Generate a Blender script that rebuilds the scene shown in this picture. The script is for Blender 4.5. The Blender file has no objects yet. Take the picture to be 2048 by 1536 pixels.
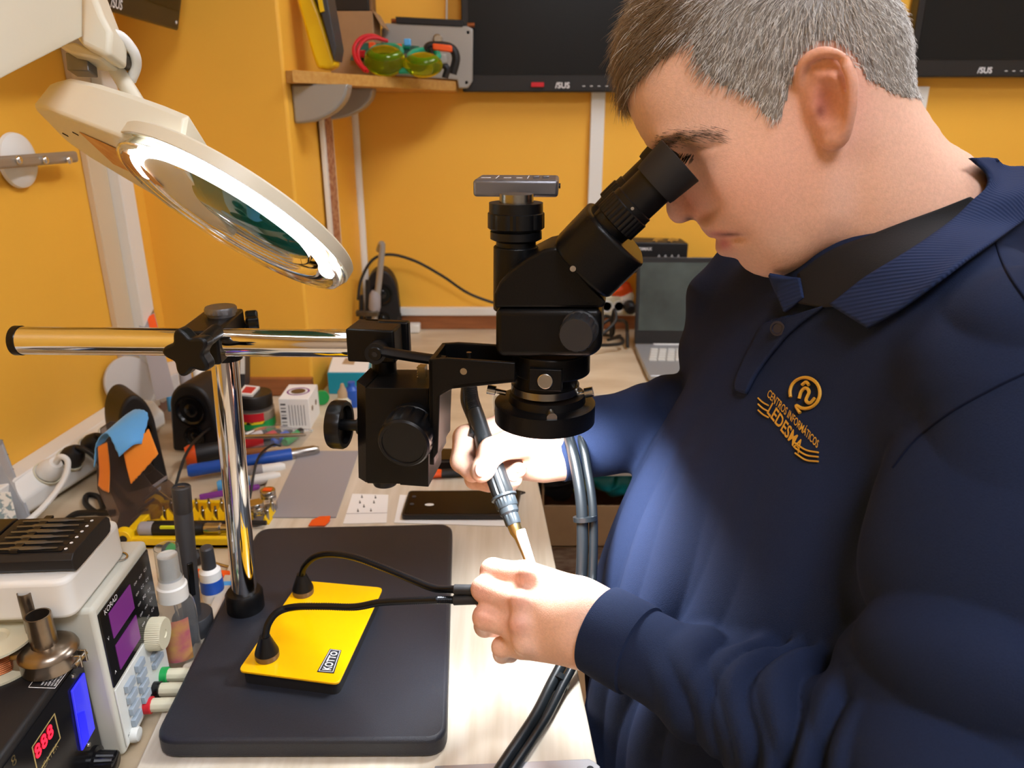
import bpy, bmesh, math, random
import numpy as np
from mathutils import Vector as V, Matrix as M4, noise as mnoise
rnd = random.Random(7)
PI = math.pi
# ------------------------------------------------------------------ camera (2048x1536 frame, f = 1500 px)
F = 1500.0; PT = math.radians(19.5); CAM = V((0, 0, 1.27))
CR = V((1, 0, 0)); CU = V((0, math.sin(PT), math.cos(PT))); CW = V((0, math.cos(PT), -math.sin(PT)))
def ray(px, py): return CW + CR*((px-1024)/F) + CU*((768-py)/F)
def D(px, py, s): return CAM + ray(px, py)*s                    # point at depth s along the view axis
def G(px, py, z): r = ray(px, py); return CAM + r*((z-CAM.z)/r.z)   # point on a level surface
def PL(px, py, p, n): r = ray(px, py); p = V(p); n = V(n); return CAM + r*((p-CAM).dot(n)/r.dot(n))
def depth(p): return (V(p)-CAM).dot(CW)
sc = bpy.context.scene
col = sc.collection
cd = bpy.data.cameras.new('camera'); cam = bpy.data.objects.new('camera', cd); col.objects.link(cam)
cam.location = CAM; cam.rotation_euler = (PI/2-PT, 0, 0)
cd.sensor_width = 36; cd.lens = F/2048*36; cd.clip_start = .02; cd.clip_end = 30
cd.dof.use_dof = True; cd.dof.focus_distance = .60; cd.dof.aperture_fstop = 10
sc.camera = cam
sc.view_settings.view_transform = 'Standard'; sc.view_settings.look = 'None'
sc.view_settings.gamma = 1; sc.view_settings.use_curve_mapping = False
# ------------------------------------------------------------------ materials
def lin(h):
    if isinstance(h, str):
        h = h.lstrip('#'); c = [int(h[i:i+2], 16)/255 for i in (0, 2, 4)]
    else: c = [x/255 for x in h]
    return [x/12.92 if x <= .04045 else ((x+.055)/1.055)**2.4 for x in c]
MATS = {}
def mat(name, c='808080', rough=.5, metal=0, em=0, emc=None, trans=0, ior=1.45, alpha=1, var=0, vs=20, bump=0, bs=200, c2=None, stretch=None, coat=0, spec=.5, sheen=0, sss=0, detail=4, contrast=None):
    if name in MATS: return MATS[name]
    m = bpy.data.materials.new(name); m.use_nodes = True; nt = m.node_tree; N = nt.nodes; L = nt.links
    b = N['Principled BSDF']; cc = lin(c)
    b.inputs['Base Color'].default_value = (*cc, 1); b.inputs['Roughness'].default_value = rough
    b.inputs['Metallic'].default_value = metal; b.inputs['IOR'].default_value = ior
    b.inputs['Transmission Weight'].default_value = trans; b.inputs['Alpha'].default_value = alpha
    b.inputs['Coat Weight'].default_value = coat; b.inputs['Specular IOR Level'].default_value = spec
    b.inputs['Sheen Weight'].default_value = sheen
    if sss:
        b.inputs['Subsurface Weight'].default_value = sss; b.inputs['Subsurface Radius'].default_value = (.008, .003, .0015); b.inputs['Subsurface Scale'].default_value = .5
    if em:
        b.inputs['Emission Color'].default_value = (*lin(emc or c), 1); b.inputs['Emission Strength'].default_value = em
    if var or bump or c2:
        tc = N.new('ShaderNodeTexCoord'); mp = N.new('ShaderNodeMapping'); L.new(tc.outputs['Object'], mp.inputs['Vector'])
        if stretch: mp.inputs['Scale'].default_value = stretch
    if var or c2:
        n = N.new('ShaderNodeTexNoise'); n.inputs['Scale'].default_value = vs; n.inputs['Detail'].default_value = detail; L.new(mp.outputs[0], n.inputs['Vector'])
        r = N.new('ShaderNodeValToRGB'); d = lin(c2) if c2 else [x*(1-var) for x in cc]
        lo, hi = contrast or (.3, .7)
        r.color_ramp.elements[0].position = lo; r.color_ramp.elements[1].position = hi
        r.color_ramp.elements[0].color = (*d, 1); r.color_ramp.elements[1].color = (*cc, 1)
        L.new(n.outputs['Fac'], r.inputs['Fac']); L.new(r.outputs['Color'], b.inputs['Base Color'])
    if bump:
        n2 = N.new('ShaderNodeTexNoise'); n2.inputs['Scale'].default_value = bs; n2.inputs['Detail'].default_value = 3; L.new(mp.outputs[0], n2.inputs['Vector'])
        bm_ = N.new('ShaderNodeBump'); bm_.inputs['Strength'].default_value = bump; bm_.inputs['Distance'].default_value = .001
        L.new(n2.outputs['Fac'], bm_.inputs['Height']); L.new(bm_.outputs[0], b.inputs['Normal'])
    MATS[name] = m; return m
# ------------------------------------------------------------------ mesh builder
def frame(axis, up=None):
    z = V(axis).normalized(); u = V(up) if up else (V((0, 0, 1)) if abs(z.z) < .95 else V((1, 0, 0)))
    x = u.cross(z)
    if x.length < 1e-6: x = V((1, 0, 0)).cross(z)
    x.normalize(); y = z.cross(x); return x, y, z
def smooth_path(pts, k=6):
    pts = [V(p) for p in pts]
    if len(pts) < 3: return pts
    out = []
    P = [pts[0]*2-pts[1]] + pts + [pts[-1]*2-pts[-2]]
    for i in range(1, len(P)-2):
        a, b, c, d = P[i-1:i+3]
        for j in range(k):
            t = j/k; out.append(.5*((2*b)+(c-a)*t+(2*a-5*b+4*c-d)*t*t+(3*b-a-3*c+d)*t**3))
    out.append(pts[-1]); return out
class MB:
    def __init__(s): s.v = []; s.f = []
    def add(s, vs, fs):
        o = len(s.v); s.v += [V(p) for p in vs]; s.f += [tuple(i+o for i in f) for f in fs]; return s
    def box(s, c, size, ax=None):
        c = V(c); X, Y, Z = ax or (V((1, 0, 0)), V((0, 1, 0)), V((0, 0, 1))); a, b, d = [q/2 for q in size]
        vs = [c+X*(i*a)+Y*(j*b)+Z*(k*d) for k in (-1, 1) for j in (-1, 1) for i in (-1, 1)]
        return s.add(vs, [(0, 2, 3, 1), (4, 5, 7, 6), (0, 1, 5, 4), (2, 6, 7, 3), (0, 4, 6, 2), (1, 3, 7, 5)])
    def prism(s, poly, ext):
        poly = [V(p) for p in poly]; n = len(poly); e = V(ext)
        nn = V((0, 0, 0))
        for i in range(n): nn += poly[i].cross(poly[(i+1) % n])
        if nn.dot(e) < 0: poly = poly[::-1]
        return s.add(poly+[p+e for p in poly], [tuple(range(n))[::-1], tuple(range(n, 2*n))]+[(i, (i+1) % n, n+(i+1) % n, n+i) for i in range(n)])
    def lathe(s, o, axis, prof, n=40, cap=True, rib=None):
        x, y, z = frame(axis); o = V(o); vs = []; fs = []
        for k, (r, h) in enumerate(prof):
            for i in range(n):
                a = 2*PI*i/n; rr = r
                if rib and rib[0] <= k <= rib[1]: rr = r*(1-rib[2]*(i % rib[3] == 0))
                vs.append(o+z*h+(x*math.cos(a)+y*math.sin(a))*max(rr, 1e-5))
        for k in range(len(prof)-1):
            for i in range(n):
                j = (i+1) % n; fs.append((k*n+i, k*n+j, (k+1)*n+j, (k+1)*n+i))
        if cap: fs.append(tuple(range(n))[::-1]); fs.append(tuple(range((len(prof)-1)*n, len(prof)*n)))
        if prof[-1][1] < prof[0][1]: fs = [f[::-1] for f in fs]
        return s.add(vs, fs)
    def cyl(s, a, b, r, r2=None, n=32):
        a = V(a); b = V(b); return s.lathe(a, b-a, [(r, 0), (r if r2 is None else r2, (b-a).length)], n)
    def tube(s, pts, r, n=10, k=6, flat=None, corr=None):
        P = smooth_path(pts, k); m = len(P); vs = []; fs = []; up = None
        for i, p in enumerate(P):
            t = (P[min(i+1, m-1)]-P[max(i-1, 0)]).normalized()
            if up is None: x, y, _ = frame(t)
            else:
                x = (up-t*up.dot(t)).normalized(); y = t.cross(x)
            up = x
            rr = r if not isinstance(r, (list, tuple)) else r[0]+(r[1]-r[0])*i/(m-1)
            if corr: rr *= 1+corr[0]*(1 if (i % 2) else -1)
            for j in range(n):
                a = 2*PI*j/n; vs.append(p+x*math.cos(a)*rr+y*math.sin(a)*rr*(flat or 1))
        for i in range(m-1):
            for j in range(n): q = (j+1) % n; fs.append((i*n+j, i*n+q, (i+1)*n+q, (i+1)*n+j))
        fs += [tuple(range(n))[::-1], tuple(range((m-1)*n, m*n))]
        return s.add(vs, fs)
    def arc(s, o, x, y, z, prof, a0, a1, n=64):
        # closed profile (r, h) swept about z from angle a0 to a1
        o = V(o); k = len(prof); vs = []; fs = []
        for i in range(n+1):
            a = a0+(a1-a0)*i/n; d = x*math.cos(a)+y*math.sin(a)
            vs += [o+d*r+z*h for r, h in prof]
        for i in range(n): fs += [(i*k+j, (i+1)*k+j, (i+1)*k+(j+1) % k, i*k+(j+1) % k) for j in range(k)]
        fs += [tuple(range(k)), tuple(range(n*k, (n+1)*k))[::-1]]
        return s.add(vs, fs)
    def ell(s, c, rad, ax=None, n=24, m=14):
        c = V(c); X, Y, Z = ax or (V((1, 0, 0)), V((0, 1, 0)), V((0, 0, 1))); vs = [c-Z*rad[2]]; fs = []
        for k in range(1, m):
            b = -PI/2+PI*k/m
            for i in range(n):
                a = 2*PI*i/n; vs.append(c+X*(rad[0]*math.cos(a)*math.cos(b))+Y*(rad[1]*math.sin(a)*math.cos(b))+Z*(rad[2]*math.sin(b)))
        vs.append(c+Z*rad[2]); T = len(vs)-1
        for i in range(n):
            j = (i+1) % n; fs.append((0, 1+j, 1+i)); fs.append((T, T-n+i, T-n+j))
            for k in range(m-2): fs.append((1+k*n+i, 1+k*n+j, 1+(k+1)*n+j, 1+(k+1)*n+i))
        return s.add(vs, fs)
    def torus(s, c, axis, R, r, n=48, m=12, flat=1):
        x, y, z = frame(axis); c = V(c); vs = []; fs = []
        for i in range(n):
            a = 2*PI*i/n; d = x*math.cos(a)+y*math.sin(a)
            for j in range(m): b = 2*PI*j/m; vs.append(c+d*(R+r*math.cos(b))+z*(r*flat*math.sin(b)))
        for i in range(n):
            for j in range(m): k = (i+1) % n; q = (j+1) % m; fs.append((i*m+j, k*m+j, k*m+q, i*m+q))
        return s.add(vs, fs)
    def grid(s, P):
        a = len(P); b = len(P[0]); vs = [p for r in P for p in r]
        return s.add(vs, [(i*b+j, i*b+j+1, (i+1)*b+j+1, (i+1)*b+j) for i in range(a-1) for j in range(b-1)])
    def obj(s, name, m, parent=None, bev=0, seg=3, ang=35, solid=0, off=-1, sub=0, smooth=True, **kw):
        me = bpy.data.meshes.new(name)
        lo = V([min(p[i] for p in s.v) for i in range(3)]); hi = V([max(p[i] for p in s.v) for i in range(3)])
        c = V(((lo.x+hi.x)/2, (lo.y+hi.y)/2, lo.z))
        me.from_pydata([p-c for p in s.v], [], s.f); me.update()
        return finish(name, me, c, m, parent, bev, seg, ang, solid, off, sub, smooth, **kw)
def finish(name, me, c, m, parent=None, bev=0, seg=3, ang=35, solid=0, off=-1, sub=0, smooth=True, **kw):
    me.materials.append(m if not isinstance(m, str) else MATS[m])
    if smooth:
        me.polygons.foreach_set('use_smooth', [True]*len(me.polygons))
        if not sub: me.set_sharp_from_angle(angle=math.radians(ang))
    o = bpy.data.objects.new(name, me); col.objects.link(o); o.location = c
    if parent:
        o.parent = parent; o.matrix_parent_inverse = M4.Translation(-rootloc(parent))
    if solid: q = o.modifiers.new('solid', 'SOLIDIFY'); q.thickness = solid; q.offset = off
    if bev:
        q = o.modifiers.new('bevel', 'BEVEL'); q.width = bev; q.segments = seg; q.limit_method = 'ANGLE'; q.angle_limit = math.radians(35); q.harden_normals = False
    if sub: q = o.modifiers.new('sub', 'SUBSURF'); q.levels = sub; q.render_levels = sub
    for k, v in kw.items(): o[k] = v
    return o
def rootloc(o):
    # world position of a parent whose own chain is translation only
    if not o.parent: return V(o.location)
    return V(o.matrix_parent_inverse.translation) + V(o.location) + rootloc(o.parent)
def thing(name, label, cat, loc, group=None):
    o = bpy.data.objects.new(name, None); col.objects.link(o); o.location = V(loc); o.empty_display_size = .02
    o['label'] = label; o['category'] = cat
    if group: o['group'] = group
    return o
def tag(o, label, cat, group=None, kind=None):
    o['label'] = label; o['category'] = cat
    if group: o['group'] = group
    if kind: o['kind'] = kind
    return o
def dup(o, loc, label, group=None):
    c = o.copy(); col.objects.link(c); c.location = V(loc); c['label'] = label
    if group: c['group'] = group
    for ch in o.children:
        d = ch.copy(); col.objects.link(d); d.parent = c
        for g in ch.children:
            e = g.copy(); col.objects.link(e); e.parent = d
    return c
def text2d(s, size=1, bold=0):
    cu = bpy.data.curves.new('t', 'FONT'); cu.body = s; cu.size = size; cu.align_x = 'CENTER'; cu.align_y = 'CENTER'; cu.resolution_u = 3; cu.offset = bold
    o = bpy.data.objects.new('t', cu); col.objects.link(o)
    dg = bpy.context.evaluated_depsgraph_get(); me = bpy.data.meshes.new_from_object(o.evaluated_get(dg))
    vs = [V(v.co) for v in me.vertices]; fs = [tuple(p.vertices) for p in me.polygons]
    bpy.data.objects.remove(o); bpy.data.curves.remove(cu); bpy.data.meshes.remove(me)
    return vs, fs
def textmb(mb, s, o, x, y, w=None, size=None, bold=0):
    # lettering laid on a surface: centre o, writing direction x, up y (unit), width w in metres
    vs, fs = text2d(s, 1, bold); wd = max(v.x for v in vs)-min(v.x for v in vs); k = (w/wd) if w else size
    o = V(o); x = V(x).normalized(); y = V(y).normalized()
    mb.add([o+x*(v.x*k)+y*(v.y*k) for v in vs], fs); return mb
def quad(a, b, c, d): return [V(a), V(b), V(c), V(d)]
def bil(q, u, v):   # bilinear point on a quad given as bl, br, tr, tl
    return (q[0]*(1-u)+q[1]*u)*(1-v)+(q[3]*(1-u)+q[2]*u)*v
T_ = V((-.0603, 1, 0)).normalized(); R_ = V((T_.y, -T_.x, 0)); Z_ = V((0, 0, 1)); X_ = V((1, 0, 0)); Y_ = V((0, 1, 0))
TAX = (R_, T_, Z_)
TZ = .75; CZ = .74; PZ = .77       # work board top, counter top, microscope base top
# ------------------------------------------------------------------ room
mat('wall_paint', 'f8bb42', .55, var=.05, vs=3, bump=.12, bs=260)
mat('white_paint', 'e9e5dc', .5); mat('white_plastic', 'e8e8e4', .35); mat('cream_wall', 'd9d2c4', .6)
mat('floor_tile', '5a4a42', .5, c2='8a7a70', vs=6)
mat('ceiling_white', 'efece6', .7)
mat('counter_stone', 'dccdb2', .35, c2='b7a283', vs=7, detail=8, stretch=(1, 2.4, 1), contrast=(.25, .75))
mat('brown_wood', 'a5653a', .45, var=.3, vs=14, stretch=(1, 1, 8))
def struct(mb, name, m, bev=0, **kw):
    o = mb.obj(name, m, bev=bev, **kw); o['kind'] = 'structure'; return o
YB = 1.95; YP = 1.444; XPL = -.405; ZC = 2.45; XR = 1.7; YF = -1.7
def lwx(y): return -.72+.06*(y-.96)
W_ = V((.06, 1, 0)).normalized(); WN = V((W_.y, -W_.x, 0))
def LW(px, py, off=0): return PL(px, py, V((lwx(.96), .96, 0))+WN*off, WN)
struct(MB().box((.5, .1, -.05), (3.6, 4.0, .1)), 'floor', 'floor_tile')
struct(MB().box((.4, .1, ZC+.05), (3.4, 4.0, .1)), 'ceiling', 'ceiling_white')
struct(MB().box((.4, YB+.05, ZC/2), (3.4, .1, ZC)), 'wall_back', 'wall_paint')
a = V((lwx(YF), YF, 0)); b = V((lwx(2.05), 2.05, 0))
struct(MB().prism([a, b, b-X_*.1, a-X_*.1], (0, 0, ZC)), 'wall_left', 'wall_paint')
struct(MB().prism([(lwx(YP)-.02, YP, 0), (XPL, YP, 0), (XPL+.02, YB+.02, 0), (lwx(YB)-.02, YB+.02, 0)], (0, 0, ZC)), 'wall_pillar', 'wall_paint', bev=.006)
struct(MB().box((XR+.05, .1, ZC/2), (.1, 4.0, ZC)), 'wall_right', 'cream_wall')
struct(MB().box((.4, YF-.05, ZC/2), (3.4, .1, ZC)), 'wall_front', 'cream_wall')
# trims
def wallbar(y0, y1, z0, z1, t, name, m):
    a = V((lwx(y0), y0, z0)); b = V((lwx(y1), y1, z0))
    return struct(MB().prism([a, b, b+WN*t, a+WN*t], (0, 0, z1-z0)), name, m, bev=.002)
p = LW(178, 330); q = LW(228, 330); pm = LW(203, 330)
mat('beige_paint', 'd8c3a2', .5)
wallbar(p.y-.02, pm.y-.005, .8, ZC, .012, 'trim_1', 'beige_paint')
wallbar(pm.y-.005, q.y, .8, ZC, .03, 'trim_2', 'white_paint')
wallbar(.1, YP, .76, .80, .035, 'trim_3', 'white_plastic')
wallbar(.1, YP, CZ, .76, .030, 'baseboard_left', 'brown_wood')
struct(MB().box(((lwx(YP)+XPL)/2, YP-.008, .757), (XPL-lwx(YP), .016, .034)), 'baseboard_pillar', 'brown_wood')
zt = PL(880, 628, (0, YB, 0), Y_).z; z2 = PL(880, 613, (0, YB, 0), Y_).z
struct(MB().box((.63, YB-.006, (CZ+zt)/2), (2.06, .012, zt-CZ)), 'baseboard_back', 'brown_wood')
struct(MB().box((.63, YB-.01, (zt+z2)/2), (2.06, .02, z2-zt)), 'trim_4', 'white_plastic', bev=.002)
pa = PL(1188, 400, (0, YB, 0), Y_); 
struct(MB().box((pa.x, YB-.008, (z2+ZC)/2), (.034, .016, ZC-z2)), 'trim_5', 'white_plastic', bev=.002)
struct(MB().cyl((XPL+.022, YB-.02, CZ), (XPL+.022, YB-.02, ZC), .011, n=16), 'trim_6', 'white_paint')
# narrow framed brick-pattern strip on the pillar's side
XS = XPL+.012
mat('brick_print', '8a3f24', .6, c2='c99b76', vs=40, stretch=(1, 1, 2.2))
zs0 = PL(660, 545, (XS, 0, 0), X_).z
ys0, ys1 = PL(628, 300, (XS, 0, 0), X_).y, PL(672, 300, (XS, 0, 0), X_).y
th = thing('wall_panel', 'narrow red brick-print strip in a pale frame hung beneath the corner shelf', 'wall panel', (XS, ys0, zs0))
ym, yw = 1.66, .09
MB().box((XS+.004, ym, (zs0+1.30)/2), (.008, yw, 1.30-zs0)).obj('frame', 'white_paint', th, bev=.001)
MB().box((XS+.009, ym, (zs0+1.30)/2+.01), (.003, yw*.62, 1.30-zs0-.05)).obj('print', 'brick_print', th)
# ------------------------------------------------------------------ counter, work board
ye = G(1200, 788, CZ).y; xe = G(985, 790, CZ).x
poly = [(lwx(.0)+.005, .0, CZ-.035), (xe+.0603*ye, 0, CZ-.035), (xe, ye, CZ-.035), (1.6, ye, CZ-.035), (1.6, YB-.012, CZ-.035), (XPL+.03, YB-.012, CZ-.035), (XPL+.012, YP-.018, CZ-.035), (lwx(YP)+.008, YP-.018, CZ-.035)]
ct = thing('countertop', 'tan stone-effect L-shaped counter running along the left and back walls', 'counter', (0, 1.2, CZ-.035))
MB().prism([V(p)+V((0, 0, 0)) for p in poly], (0, 0, .035)).obj('worktop', 'counter_stone', ct, bev=.003)
za = PL(1240, 958, (0, ye, 0), Y_).z
mat('apron_board', 'b7b0a4', .6, var=.15, vs=8, stretch=(1, 1, 6))
MB().box(((xe+1.6)/2+.02, ye+.03, (za+CZ-.035)/2), (1.6-xe-.06, .03, CZ-.035-za)).obj('apron', 'apron_board', ct)
MB().box((xe-.04, ye-.7, .352), (.03, .9, .704)).obj('side_panel', 'brown_wood', ct)
MB().box((1.45, ye+.25, .352), (.03, .4, .704)).obj('side_panel', 'brown_wood', ct)
mat('light_wood', 'dcd3c3', .35, c2='c9bda8', vs=9, stretch=(9, .6, 1), detail=6)
bl = G(292, 1500, TZ); bb = G(503, 1052, TZ)
yf = .40; yb2 = G(900, 905, TZ).y
def lx(y, p, q): return p.x+(q.x-p.x)*(y-p.y)/(q.y-p.y)
r0, r1 = G(1195, 1530, TZ), G(1075, 960, TZ)
MB().prism([(lx(yf, bl, bb), yf, CZ+.0005), (lx(yf, r0, r1), yf, CZ+.0005), (lx(yb2, r0, r1), yb2, CZ+.0005), (lx(yb2, bl, bb)-.01, yb2, CZ+.0005)], (0, 0, TZ-CZ-.0005)).obj('work_board', 'light_wood', bev=.0015)
tag(bpy.data.objects['work_board'], 'pale wood-grain work board under the microscope stand', 'table top')
# steel plate at the near edge
mat('steel_plate', 'b9b7ba', .38, metal=.7, var=.2, vs=6)
sp = thing('steel_plate', 'grey metal plate with a round hole at the near edge of the pale board', 'metal plate', G(1000, 1560, TZ))
e = [G(880, 1534, TZ), G(1186, 1521, TZ), G(1199, 1536, TZ)]
MB().prism([G(870, 1535, TZ), G(1178, 1521, TZ), G(1189, 1527, TZ), G(1200, 1536, TZ), G(1218, 1620, TZ), G(850, 1640, TZ)], (0, 0, .002)).obj('plate', 'steel_plate', sp, bev=.0006)
c = G(1182, 1530, TZ+.002); mat('black_hole', '101012', .5)
MB().lathe(c+V((-.001, -.004, 0)), (0, 0, 1), [(.003, 0), (.003, .0004)], 20).obj('hole_shade', 'black_hole', sp)  # black disc painted on for the shade inside the hole
# ceiling lamps
mat('panel_light', 'ffffff', .5, em=29, emc='f2f5ff'); mat('panel_light_cool', 'ffffff', .5, em=25, emc='f2f5ff')
def ceil_lamp(x, y, w, d, label, m):
    t = thing('ceiling_light', label, 'ceiling light', (x, y, ZC-.03), 'ceiling lights')
    MB().box((x, y, ZC-.012), (w+.03, d+.03, .024)).obj('frame', 'white_paint', t)
    MB().box((x, y, ZC-.026), (w, d, .005)).obj('diffuser', m, t)
ceil_lamp(.75, 1.0, .22, .9, 'long white ceiling light over the back counter', 'panel_light')
ceil_lamp(.35, -.55, .60, .60, 'square white ceiling light behind the camera', 'panel_light_cool')
# ------------------------------------------------------------------ trinocular microscope on a boom stand
mat('black_enamel', '0b0b0c', .34, bump=.15, bs=900, spec=.25); mat('black_plastic', '0b0b0d', .38, spec=.35); mat('black_rubber', '1a1a1c', .6)
mat('knob_grey', '26272a', .55); mat('base_black', '252831', .42, bump=.35, bs=1400, var=.25, vs=700)
mat('chrome', 'e2e2e4', .06, metal=1); mat('steel', 'b5b2ac', .25, metal=1); mat('brass', 'b9a069', .3, metal=1)
mat('gun_grey', '77777c', .38, metal=.75, bump=.1, bs=1500); mat('silver_tube', '8f8d88', .25, metal=1)
mat('dark_bronze', '6a5540', .35, metal=.4)
ms = thing('microscope', 'black trinocular microscope on a chrome boom stand with black base plate', 'microscope', G(620, 1250, TZ))
c4 = [G(303, 1482, PZ), G(893, 1480, PZ), G(905, 1046, PZ), G(517, 1055, PZ)]
def rounded(poly, r, n=6):
    out = []; m = len(poly)
    for i in range(m):
        p = V(poly[i]); a = (V(poly[i-1])-p).normalized(); b = (V(poly[(i+1) % m])-p).normalized()
        s, e = p+a*r, p+b*r
        for k in range(n+1): t = k/n; out.append(s*(1-t)**2+p*2*t*(1-t)+e*t*t)
    return out
MB().prism([p-Z_*(PZ-TZ) for p in rounded(c4, .020)], (0, 0, PZ-TZ)).obj('base_plate', 'base_black', ms, bev=.004)
pb = G(492, 1215, PZ); pt = D(444, 655, .70); pa_ = (pt-pb).normalized()
MB().lathe(pb, Z_, [(.0195, 0), (.0195, .019), (.0175, .022), (.013, .022)], 40).obj('pole_socket', 'black_plastic', ms)
pl = MB(); pl.cyl(pb+pa_*.004, pt+pa_*.01, .0127, n=48).obj('pole', 'chrome', ms)
bL, bR = D(38, 681, .665), D(745, 687, .665); bd = (bR-bL).normalized()
bo = MB().cyl(bL, bR, .0125, n=48).obj('boom', 'chrome', ms)
MB().lathe(bL-bd*.004, bd, [(.010, 0), (.0132, .001), (.0132, .007)], 40).obj('end_cap', 'black_plastic', bo)
# clamp block on top of the pole
fz0, fz1 = D(388, 735, .648).z, D(388, 660, .648).z
fx0, fx1 = D(347, 700, .648).x, D(429, 700, .648).x; fy = D(388, 700, .648).y
cb = V(((fx0+fx1)/2+.001, fy+.042, (fz0+fz1)/2)); bw = fx1-fx0
blk = MB().box(cb, (bw, .084, fz1-fz0), TAX).obj('clamp_block', 'black_enamel', ms, bev=.0025)
pc = D(426, 626, .70)
MB().lathe((pt.x+.001, pt.y, fz1), Z_, [(.0125, 0), (.0125, .003), (.0145, .003), (.0145, .007), (.0135, .0085)], 40, rib=(2, 3, .05, 2)).obj('pole_cap', 'gun_grey', blk)
MB().lathe(pt-pa_*.03+V((.001, 0, 0)), pa_, [(.0155, 0), (.0155, .012)], 40).obj('pole_collar', 'black_plastic', ms)
def star_knob(c, ax, R, h, name, parent, n=5):
    x, y, z = frame(ax); poly = []
    for i in range(60):
        a = 2*PI*i/60; r = R*(.83+.17*math.cos(n*a)); poly.append(V(c)+x*(math.cos(a+.05)*r)+y*(math.sin(a+.05)*r))
    return MB().prism(poly, z*h).obj(name, 'black_plastic', parent, bev=.0025, seg=3, ang=50)
kc = D(372, 708, .598); kax = V((-.10, -1, .03)).normalized()
star_knob(kc, -kax, .0205, .014, 'clamp_knob', blk)
MB().cyl(kc-kax*.01, V((kc.x+.005, fy+.004, kc.z+.004)), .0065).obj('knob_shaft', 'black_plastic', blk)
k2 = D(492, 648, .735); star_knob(k2, (1, .35, 0), .013, .012, 'clamp_knob', blk)
MB().cyl(k2, cb+V((.01, .03, -.006)), .004).obj('knob_shaft', 'steel', blk)
# scope frame, turned 8 degrees
YW = math.radians(8); xv = V((math.cos(YW), -math.sin(YW), 0)); yv = V((math.sin(YW), math.cos(YW), 0)); SX = (xv, yv, Z_)
A0 = D(1090, 860, .638)
def S(px, py, off=0): return PL(px, py, A0+yv*off, yv)
def axis_at(px, py): return S(px, py, 0)
def vprof(spec):
    # spec: (left px, right px, y px of the near rim) -> lathe profile on a vertical axis; returns origin and profile
    out = []; z0 = None; cx = None
    for xl, xr, y in spec:
        p = S((xl+xr)/2, y, 0); r = (xr-xl)/2*depth(p)/F
        q = S((xl+xr)/2, y, -r)
        if z0 is None: z0 = q.z; cx = p
        out.append((r*(1-.02), q.z))
    o = V((cx.x, cx.y, 0)); return o, out
def vlathe(spec, n=56, rib=None, mb=None, up=True):
    o, pr = vprof(spec); pr = sorted(pr, key=lambda t: t[1]) if up else pr
    mb = mb or MB(); return mb.lathe(o, Z_, pr, n, rib=rib)
# end block at the right of the boom
ey = D(740, 690, .642).y
eb = [D(691, 735, .642), D(792, 734, .642), D(792, 661, .642), D(691, 660, .642)]
ew = eb[1].x-eb[0].x; ez0, ez1 = eb[0].z, eb[2].z
ebm = MB(); ec = V(((eb[0].x+eb[1].x)/2, ey+.019, (ez0+ez1)/2))
ebl = ebm.box(ec, (ew, .026, ez1-ez0), SX)
ebl.box(ec+yv*.018+V((-ew*.25, 0, 0)), (ew*.5, .014, ez1-ez0), SX).box(ec+yv*.0205+xv*.005, (ew*.98, .009, ez1-ez0), SX)
ebo = ebm.obj('end_block', 'black_enamel', ms, bev=.002)
pv = D(750, 708, .625); tv = D(751, 705, .64)
lv = MB().cyl(pv, V((tv.x+.002, ey+.004, tv.z)), .0088)
lv.lathe(pv-yv*.0012, yv, [(.0055, 0), (.0062, .0015)], 24)
lv.tube([pv+V((.004, .005, .001)), D(800, 709, .628), D(845, 716, .625), D(892, 722, .622)], .0064, 8, flat=.7)
lv.obj('clamp_lever', 'black_plastic', ms, ang=50)
MB().lathe(pv-yv*.0016, yv, [(.0025, 0), (.0025, .001)], 6).obj('hex_screw', 'black_rubber', ms)
# vertical stub and rack block
st = D(765, 735, .66)
MB().cyl(V((st.x, ey+.02, ez0+.002)), V((st.x, ey+.02, ez0-.024)), .0108).obj('post', 'black_enamel', ms)
MB().lathe(V((st.x, ey+.02, ez0-.023)), Z_, [(.0125, 0), (.0125, .006)], 32).obj('post_collar', 'black_plastic', ms)
FO = D(785, 870, .640)
def Fk(px, py, off=0): return PL(px, py, FO+yv*off, yv)
fb = [Fk(728, 776), Fk(857, 778), Fk(857, 976), Fk(734, 970)]
fbm = MB().prism([Fk(731, 776), Fk(857, 777), Fk(857, 974), Fk(800, 970), Fk(800, 968), Fk(735, 967), Fk(731, 960)], yv*.05)
fbm.prism([Fk(713, 762, .010), Fk(731, 774, .0005), Fk(733, 966, .0005), Fk(717, 956, .010)], yv*.038)
fbl = fbm.obj('rack_block', 'black_enamel', ms, bev=.0012)
kz = Fk(771, 972, .02)
MB().lathe(V((kz.x, kz.y, Fk(770, 968).z-.006)), Z_, [(.0105, -.004), (.0112, -.002), (.0112, .006)], 32).obj('stop_knob', 'black_plastic', ms)
# toothed rack
rk = MB(); ra, rb = Fk(838, 731, .028), Fk(838, 776, .028)
for i in range(9):
    p = ra+(rb-ra)*((i+.5)/9); rk.box(p, (.0022, .007, .0012), SX)
rk.box((ra+rb)/2+xv*.0035, (.006, .009, (ra-rb).length), SX); rk.obj('gear_rack', 'silver_tube', ms)
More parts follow.
